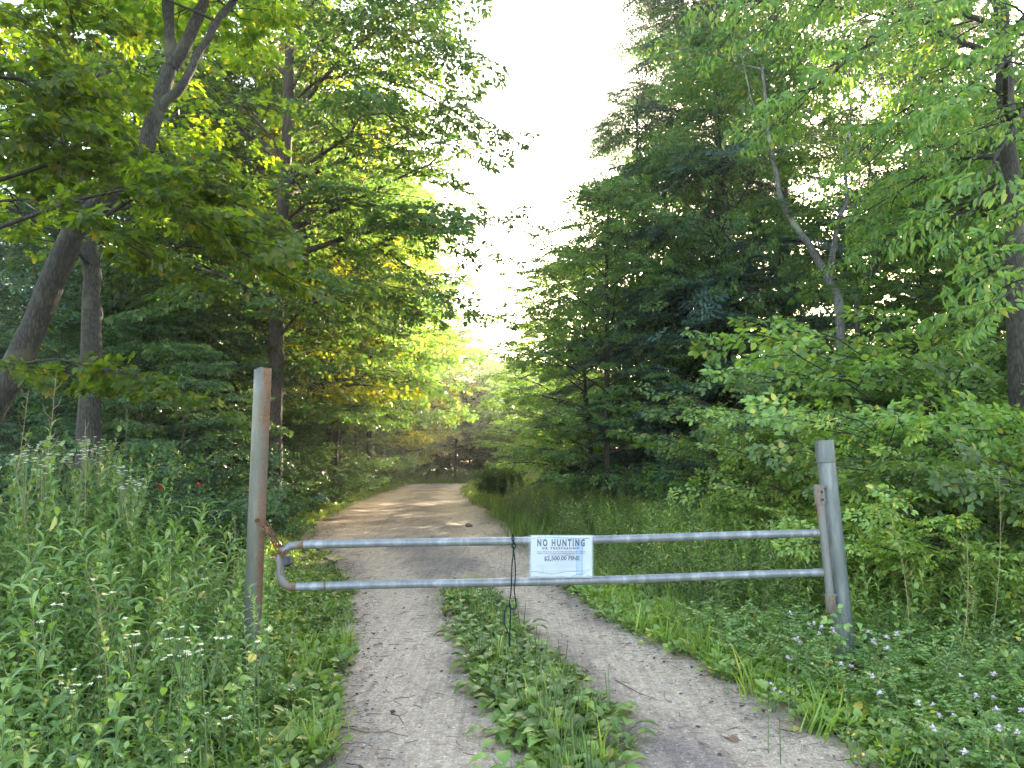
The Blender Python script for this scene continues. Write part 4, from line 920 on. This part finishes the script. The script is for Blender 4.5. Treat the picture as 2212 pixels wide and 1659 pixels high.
scatter("ground_cover", "small round-leaved ground cover edging the right wheel track", "ground cover", LOWC, MWy, 1, 2.6, 12, -.05, 1.4, 190, .7, 1.3, 115, wf=lambda x, y, d: np.clip(1.2-(d-.4), .2, 1)*np.clip((d+.05)/.15, .12, 1))
scatter("vetch_cover", "feathery vetch leaves covering the lower right bank", "ground cover", VETCH, MW, 1, 2.6, 6.5, .2, 3.2, 62, .7, 1.3, 116, wf=lambda x, y, d: np.clip((d-.05)/.4, .1, 1))
scatter("grass", "bright grass on the right verge beside the road", "grass", TUFT, [M_grass, M_grass], 1, 2.6, 13, 0, 3.4, 30, .35, .95, 117, wf=lambda x, y, d: np.where(y < 5, .45, 1))
scatter("grass", "far bright grass on the right verge", "grass", FARG, [M_grass, M_grass], 1, 13, 62, -.1, 4.5, 14, .5, 1.0, 118)
scatter("undergrowth", "far pale weeds along the right verge", "weeds", GOLD+MIDW, MWy, 1, 14, 60, .8, 5.5, 5, .7, 1.1, 119)

scatter("ground_cover", "pale green growth closing the far bend of the road", "ground cover", FARG+GOLD, MWy, 1, 56, 74, -7, 1, 9, .7, 1.1, 121)
# centre strip
def strip_pts(rg, n, y0=2.4, y1=9.5, spread=.5):
    y = y0+(y1-y0)*rg.random(n)**1.2; a, b_ = strip(y); u = np.clip(.5+rg.normal(0, .25, n), -.06, 1.06); return a+(b_-a)*u, y, u
def strew(name, label, cat, T, mats, pts, s, seed, z=.008, tilt=.15):
    rg = np.random.default_rng(seed); x, y = pts; n = len(x); P = np.stack([x, y, hgt(x, y)+z], -1); a = rg.uniform(0, 6.3, n)
    Rm = frames(np.stack([np.cos(a), np.sin(a), rg.normal(0, tilt, n)], -1), np.stack([rg.normal(0, tilt, n), rg.normal(0, tilt, n), np.ones(n)], -1), rg.uniform(s[0], s[1], n))
    G = Geo(); idx = rg.integers(0, len(T), n)
    for i, t in enumerate(T): G.inst(t, Rm[idx == i], P[idx == i])
    tag(obj(name, G.mesh(name, mats)), label, cat, None, 'stuff')
rg = np.random.default_rng(5)
x, y, u = strip_pts(rg, 520); strew("ground_cover", "small clover-like leaves covering the strip between the wheel tracks", "ground cover", LOWC, MWy, (x, y), (.6, 1.15), 6)
x, y, u = strip_pts(rg, 120); strew("grass", "grass in the strip between the wheel tracks", "grass", TUFT, [M_grass, M_grass], (x, y), (.35, .75), 7)
# individual plantains
PLT = []
M_pl = [M_plantain, M_stem]
for i in range(4):
    G = rosette(60+i, 8, .12, L_broad, .09, (12, 60)); e = empty("plantain", (0, -50, 0), 0, "broad-leaved plantain in the strip between the wheel tracks", "plant", "plantains between the wheel tracks")
    obj("leaves", G.mesh("leaves", M_pl), e)
    if i % 2 == 0:
        G = Geo(); 
        for k in range(2): G.tube([(0, 0, 0), (.02*(k*2-1), .01, .12), (.03*(k*2-1), .015, .22)], [.0018, .0035, .0015], 4)
        obj("flower_spike", G.mesh("flower_spike", [M_stem]), e)
    PLT.append(e)
x, y, u = strip_pts(rg, 260, 2.6, 8.5)
for i in range(260):
    loc = (x[i], y[i], groundz(x[i], y[i])+.005); s = rg.uniform(.7, 1.35)
    if i < 4: PLT[i].location = loc; PLT[i].rotation_euler = (0, 0, rg.uniform(0, 6)); PLT[i].scale = (s,)*3
    else: dup(PLT[i % 4], loc, rg.uniform(0, 6.3), s)

# ------------------------------------------------------------ flowers
M_white = simple("white_petal", (.72,.74,.72), .6); M_pink = simple("pink_petal", (.55,.40,.52), .6, col2=(.75,.66,.73), scale=60); M_red = simple("red_petal", (.55,.02,.05), .5, col2=(.7,.04,.08)); M_yel = simple("yellow_petal", (.75,.50,.03), .5)
M_dry = simple("dry_stem", (.22,.17,.09), .8, col2=(.36,.28,.15))
def flower_plant(seed, H, leaf, ll, n, heads, kind):
    rg = np.random.default_rng(seed); e = empty("flowering_plant", (0, -50, 0))
    G = weed(seed, H, n, leaf, ll); obj("stem_leaves", G.mesh("stem_leaves", MW), e); G2 = Geo(); hd = []
    for i in range(heads):
        a = rg.uniform(0, 6.3); r_ = rg.uniform(.01, .09) if kind != 'red' else 0; c = np.array([.12*H*math.cos(0)*0+r_*math.cos(a), r_*math.sin(a), H+rg.uniform(.0, .07)])
        G2.tube([(0, 0, H*.8), c], [.0015, .001], 3, 0, False); hd.append(c)
    obj("flower_stalk", G2.mesh("flower_stalk", [M_stem]), e)
    G3 = Geo(); pet = t_hex(.3) if kind != 'red' else t_hex(.14)
    for c in hd:
        k, L, el, mi = {'white': (12, .014, 10, 0), 'pink': (14, .016, 45, 0), 'red': (22, .034, 15, 0), 'yellow': (6, .013, 40, 0)}[kind]
        a = rg.uniform(0, 6)+np.arange(k)*2.4; ee = R_(el)+rg.normal(0, .45 if kind != 'white' else .15, k)
        F = np.stack([np.cos(a)*np.cos(ee), np.sin(a)*np.cos(ee), np.sin(ee)], -1); U = np.stack([-np.cos(a)*np.sin(ee), -np.sin(a)*np.sin(ee), np.cos(ee)+.1], -1)
        G3.inst(pet, frames(F, U, L*(.75 if kind == 'white' and H < 1 else 1)*rg.uniform(.8, 1.2, k)), np.tile(c, (k, 1)), 0)
        if kind == 'white': G3.tube([c-[0, 0, .001], c+[0, 0, .0035]], .0035, 6, 1)
    obj("flower_head", G3.mesh("flower_head", [{'white': M_white, 'pink': M_pink, 'red': M_red, 'yellow': M_yel}[kind], M_yel]), e)
    return e
def at_ground(px, py, H):
    """ground spot whose plant of height H shows its top at that place of the photo"""
    d = ray(px, py); best = None
    for Y in np.arange(1.6, 14, .04):
        t = Y/d[1]; x = d[0]*t; z = CAM_H+d[2]*t-groundz(x, Y)
        if z <= H: return x, Y
    return d[0]*6/d[1], 6.0
def plant_flowers(kind, protos, spots, label, group, cat='flower'):
    for i, (px, py, H, s) in enumerate(spots):
        x, y = at_ground(px, py, H*s); loc = (x, y, groundz(x, y)); e = protos[i % len(protos)]; lab = label[i] if isinstance(label, list) else label
        if i < len(protos): e.location = loc; e.scale = (s,)*3; tag(e, lab, cat, group)
        else: tag(dup(e, loc, i*1.7, s, lab, group), lab, cat, group)
rf = np.random.default_rng(12)
wp = [flower_plant(201, 1.25, L_mid, .10, 46, 12, 'white'), flower_plant(202, 1.25, L_mid, .10, 44, 15, 'white')]
spots = [(px, py, 1.25, s*.98) for px, py, s in [(85, 975, 1.2), (110, 965, 1.2), (150, 1010, 1.1), (190, 962, 1.25), (215, 985, 1.2), (235, 965, 1.2), (95, 1030, 1.1), (60, 1000, 1.2), (265, 1030, 1.1), (300, 1045, 1.0), (175, 1000, 1.2), (120, 1000, 1.15), (205, 1010, 1.1), (285, 1060, 1.05)]]
plant_flowers('white', wp, spots, "tall stem with white fleabane flowers at the top of the left bank", "white flowers topping the left bank")
wq = [flower_plant(203, .6, L_mid, .06, 12, 4, 'white'), flower_plant(204, .6, L_mid, .06, 12, 6, 'white')]
spots = [(px, py, .6, s*1.15) for px, py, s in [(235, 1285, 1.3), (275, 1410, 1.0), (370, 1390, 1.0), (395, 1420, 1.0), (345, 1430, .9), (415, 1425, .9), (570, 1395, 1.0), (460, 1390, 1.1), (140, 1500, .9), (175, 1490, .9), (110, 1350, 1.2), (480, 1560, .7), (120, 1290, 1.2), (290, 1380, 1.1), (455, 1255, 1.1), (400, 1640, .6), (620, 1500, .6)]]
plant_flowers('white', wq, spots, "short white-flowered plant low in the left bank", "white flowers low in the left bank")
rp = [flower_plant(205, 1.15, L_lance, .10, 18, 1, 'red'), flower_plant(206, 1.2, L_lance, .10, 18, 1, 'red'), flower_plant(207, 1.1, L_lance, .10, 16, 1, 'red')]
plant_flowers('red', rp, [(345, 1058, 1.15, 1.0), (428, 1055, 1.2, 1.0), (530, 1066, 1.1, 1.0)], ["red bee balm flower, leftmost of the three before the dark wood", "red bee balm flower, middle of the three before the dark wood", "red bee balm flower nearest the rusty left post"], "red bee balm flowers")
pp_ = [flower_plant(208, .42, L_ov, .035, 16, 2, 'pink'), flower_plant(209, .42, L_ov, .035, 16, 2, 'pink')]
spots = [(px, py, .42, s) for px, py, s in [(1775, 1372, 1.1), (1790, 1382, 1.1), (1752, 1395, 1.0), (1712, 1405, 1.0), (1890, 1388, 1.2), (1897, 1412, 1.1), (1938, 1410, 1.2), (1700, 1445, .9), (1655, 1490, .8), (1682, 1512, .8), (1905, 1500, 1), (1830, 1465, 1), (2165, 1560, 1.1), (2170, 1605, 1), (2065, 1630, 1), (2140, 1540, 1), (2100, 1480, 1.1), (1990, 1545, .9), (1740, 1350, 1.1), (2060, 1580, .9)]]
plant_flowers('pink', pp_, spots, "pink crown vetch flower on the lower right bank", "pink flowers on the right bank")
yp = [flower_plant(210, .22, L_ov, .03, 10, 2, 'yellow')]
plant_flowers('yellow', yp, [(1780, 1447, .22, 1), (1875, 1470, .22, 1), (1845, 1608, .22, .8), (1870, 1650, .22, .8), (1960, 1528, .22, .9), (2020, 1600, .22, .9)], "small yellow trefoil flower low on the right bank", "yellow flowers on the right bank")
# dry seed stalks left
def seed_stalk(px0, py0, px1, py1, Y, seed, name, label, mat, dens=18, ll=.05):
    rg = np.random.default_rng(seed); p1 = at(px1, py1, Y); p0 = at(px0, py0, Y); p0 = np.array([p0[0], Y, groundz(p0[0], Y)]); G = Geo()
    L = [p0*(1-t)+p1*t+np.array([.05*math.sin(t*3), 0, 0]) for t in np.linspace(0, 1, 9)]; G.tube(np.array(L)-p0, [.0035, .0012], 5)
    for i in range(dens):
        t = .45+.55*i/dens; b0_ = p0*(1-t)+p1*t+np.array([.05*math.sin(t*3), 0, 0])-p0; a = rg.uniform(0, 6.3); l = ll*rg.uniform(.6, 1.3)*(1.3-t)
        G.tube([b0_, b0_+np.array([math.cos(a)*l*.6, math.sin(a)*l*.4, l*.5]), b0_+np.array([math.cos(a)*l, math.sin(a)*l*.7, l*1.4])], [.0022, .0012], 3)
    tag(obj(name, G.mesh(name, [mat]), None, p0), label, "weed stalk")
seed_stalk(30, 1300, 120, 800, 5.6, 1, "seed_stalk", "pale dry stalk with long seed pods at the left edge", M_dry, 16, .14)
seed_stalk(160, 1250, 182, 905, 6.0, 2, "seed_stalk", "bare curling stalk leaning right above the white flowers", M_dry, 12, .12)
seed_stalk(240, 1200, 272, 872, 6.4, 3, "seed_stalk", "tall green dock spike standing against the dark wood", M_stem, 90, .035)
seed_stalk(-40, 1250, 60, 840, 5.8, 4, "seed_stalk", "thin pale stalk rising in front of the leaning trunk", M_dry, 14, .13)
for i, (px, y0_, y1_, Y) in enumerate([(330, 1350, 1130, 4.6), (75, 1400, 1050, 4.4), (470, 1330, 1110, 5.4), (560-330, 1500, 1230, 3.8), (2120, 1330, 1010, 5.2), (1960, 1400, 1120, 5.4), (2050, 1420, 1150, 4.8)]):
    seed_stalk(px, y0_, px+(-1)**i*35, y1_, Y, 20+i, "seed_stalk", ["straw-coloured dead stalk low in the left bank", "dead stalk at the left edge below the white flowers", "dead stalk just left of the rusty post", "short dead stalk among the small white flowers", "dead stalk near the right edge in the thicket", "dead stalk just right of the leaning post", "dead stalk above the pink flowers"][i], M_dry, 10, .10)
# vine on the right post
vb = at(1815, 1345, 5.1); G = Geo(); rg = np.random.default_rng(3)
n = 17; P = vb+np.stack([rg.normal(0, .05, n), rg.normal(-.03, .02, n), rg.normal(0, .065, n)], -1)
F = np.stack([rg.normal(0, .6, n)+.3, rg.normal(-.4, .4, n), rg.normal(0, .5, n)-.1], -1); U = np.stack([rg.normal(0, .3, n), -np.ones(n)*.7, np.ones(n)*.6], -1)
G.inst(L_broad, frames(F, U, rg.uniform(.045, .065, n)), P-vb, 0); G.tube(np.array([at(1835, 1440, 5.1), at(1822, 1400, 5.13), vb, at(1798, 1320, 5.1)])-vb, .003, 4, 1)
tag(obj("climbing_vine", G.mesh("climbing_vine", [M_weed, M_stem]), None, vb), "round-leaved vine climbing the foot of the leaning post", "vine")

# ============================================================ ROAD LITTER
def stone_t(seed):
    rg = np.random.default_rng(seed); V = []; 
    for k, (z, r_) in enumerate([(-.3, .7), (.1, 1), (.5, .6)]): V += [(r_*math.cos(q)*rg.uniform(.75, 1.2), r_*math.sin(q)*rg.uniform(.75, 1.2), z*rg.uniform(.8, 1.2)) for q in np.arange(6)*PI/3]
    return Geo().add(V, [(i*6+j, i*6+(j+1) % 6, (i+1)*6+(j+1) % 6, (i+1)*6+j) for i in range(2) for j in range(6)]+[tuple(range(12, 18))])
M_stone = leaf_mat("gravel_stone", (.22,.20,.19), (.38,.33,.29), (.66,.62,.58), 0.0, .85, spec=.2)
M_twig = leaf_mat("litter_twig", (.05,.035,.025), (.11,.075,.05), (.22,.16,.11), 0.0, .9, spec=.2)
rg = np.random.default_rng(9)
def road_pts(n, y0, y1, pw=1.6, edge=0.0):
    y = y0+(y1-y0)*rg.random(n)**pw; u = rg.random(n)
    if edge: u = np.where(rg.random(n) < edge, np.abs(rg.normal(0, .06, n)), u); u = np.where(rg.random(n) < .5, u, 1-u)
    return xl(y)+(xr(y)-xl(y))*u, y
x, y = road_pts(13000, 2.3, 18, 1.6, .4); n = len(x); a = rg.uniform(0, 6.3, n); s = rg.gamma(1.4, .0022, n)+.0026
Rm = rotz(a)*s[:, None, None]*np.array([1, .8, .6])[None, None, :]; P = np.stack([x, y, hgt(x, y)+.012+s*.1], -1); G = Geo(); idx = rg.integers(0, 4, n)
for i in range(4): G.inst(stone_t(i), Rm[idx == i], P[idx == i])
tag(obj("gravel", G.mesh("gravel", [M_stone], False)), "loose grey and pale gravel lying on the dirt road", "gravel", None, 'stuff')
x, y = road_pts(2600, 2.3, 22, 1.6, .4); n = len(x); a = rg.uniform(0, 6.3, n); s = rg.uniform(.02, .10, n)
T = Geo().tube([(-.5, 0, 0), (0, .06, .02), (.5, 0, 0)], .018, 4)
sw = rg.uniform(.5, 1.3, n); Rm = rotz(a); Rm = Rm*np.stack([s, s*sw, s*sw], -1)[:, None, :]; P = np.stack([x, y, hgt(x, y)+.018], -1)
G = Geo().inst(T, Rm, P); Tl = t_hex(.3); x, y = road_pts(550, 2.3, 20, 1.5, .6); n = len(x)
tag(obj("leaf_litter", G.mesh("leaf_litter", [M_twig])), "fine dark twigs and needles strewn on the dirt road", "litter", None, 'stuff')
F = np.stack([np.cos(a := rg.uniform(0, 6.3, n)), np.sin(a), rg.normal(0, .15, n)], -1); U = np.stack([rg.normal(0, .3, n), rg.normal(0, .3, n), np.ones(n)], -1)
G = Geo().inst(Tl, frames(F, U, rg.uniform(.015, .045, n)), np.stack([x, y, hgt(x, y)+.022], -1))
tag(obj("leaf_litter", G.mesh("leaf_litter", [M_twig])), "small dead brown leaves strewn on the dirt road", "litter", None, 'stuff')
# single things on the road
M_redleaf = simple("red_dead_leaf", (.50,.12,.05), .6, col2=(.62,.22,.10)); M_brleaf = simple("brown_dead_leaf", (.20,.10,.06), .7); M_palel = simple("pale_dead_leaf", (.50,.42,.30), .7)
def dead_leaf(px, py, L, mat, lab, rz=0):
    x, y = gnd(px, py); G = Geo().inst(L_maple, frames([(math.cos(rz), math.sin(rz), .1)], [(.2, -.2, 1)], np.array([L])), [(0, 0, 0)])
    tag(obj("fallen_leaf", G.mesh("fallen_leaf", [mat]), None, (x, y, groundz(x, y)+.02)), lab, "leaf", "fallen leaves on the road")
dead_leaf(1582, 1598, .08, M_brleaf, "curled brown leaf at the right verge nearest the camera", 1)
dead_leaf(1578, 1592, .07, M_palel, "pale dead leaf beside the curled brown one", 2)
dead_leaf(1395, 1380, .07, M_redleaf, "orange-red fallen leaf on the right wheel track", .5)
dead_leaf(1222, 1415, .05, M_redleaf, "small reddish leaf at the edge of the centre strip", 2.5)
dead_leaf(1120, 1660, .09, M_brleaf, "dark fallen leaf at the bottom by the centre strip", .2)
dead_leaf(1170, 1345, .04, M_palel, "pale leaf fleck right of the hanging cord", 1.2)
def stick(name, pts, r, lab):
    P = np.array([(*gnd(*p), 0) for p in pts]); P[:, 2] = [groundz(a_, b_)+.02+.008*(i % 2) for i, (a_, b_) in enumerate(P[:, :2])]; o0 = P[0].copy()
    G = Geo().tube(P-o0, [r, r*.4], 5); m = P[len(P)//2]-o0; G.tube([m, m+np.array([.05, .06, .01])], [r*.5, r*.2], 4)
    tag(obj(name, G.mesh(name, [M_twig]), None, o0), lab, "stick", "sticks on the road")
stick("fallen_stick", [(700, 1562), (740, 1580), (790, 1588), (840, 1588), (880, 1592)], .006, "long dark stick across the left wheel track near the bottom")
stick("fallen_stick", [(845, 1545), (862, 1552), (872, 1566)], .004, "short bent twig beyond the long dark stick")
stick("fallen_stick", [(1330, 1470), (1380, 1500), (1420, 1510)], .004, "thin twig lying on the right wheel track")
x, y = gnd(1013, 1137); G = Geo().inst(stone_t(9), np.array([np.eye(3)*.10]), [(0, 0, 0)])
tag(obj("stone", G.mesh("stone", [simple("brown_stone", (.12,.085,.06), .9)], False), None, (x, y, groundz(x, y)+.04)), "single brown stone in the middle of the road beyond the gate", "stone")
x, y = gnd(848, 1540); G = Geo().inst(stone_t(8), np.array([np.eye(3)*.018]), [(0, 0, 0)])
tag(obj("stone", G.mesh("stone", [simple("dark_stone", (.05,.05,.055), .8)], False), None, (x, y, groundz(x, y)+.02)), "small dark pebble on the left wheel track", "stone")
# thin evening haze, added also to imitate lens glare around the sky
hz = Geo().add([(x_, y_, z_) for x_ in (-152, 152) for y_ in (-42, 222) for z_ in (-1.6, 24)], [(0,1,3,2), (4,6,7,5), (0,4,5,1), (2,3,7,6), (0,2,6,4), (1,5,7,3)]).mesh("haze", [], False)
hm = bpy.data.materials.new("haze_and_glare"); hm.use_nodes = True; hn = hm.node_tree.nodes; hn.remove(hn['Principled BSDF'])
pv = hn.new('ShaderNodeVolumePrincipled'); pv.inputs['Color'].default_value = (.95, .95, .92, 1); pv.inputs['Density'].default_value = HAZE; pv.inputs['Anisotropy'].default_value = .6
hm.node_tree.links.new(pv.outputs[0], hn['Material Output'].inputs['Volume']); hz.materials.append(hm)
if HAZE: tag(obj("haze", hz), kind='stuff')
print("verts", sum(len(m.vertices) for m in bpy.data.meshes), "polys", sum(len(m.polygons) for m in bpy.data.meshes), "objs", len(bpy.data.objects))
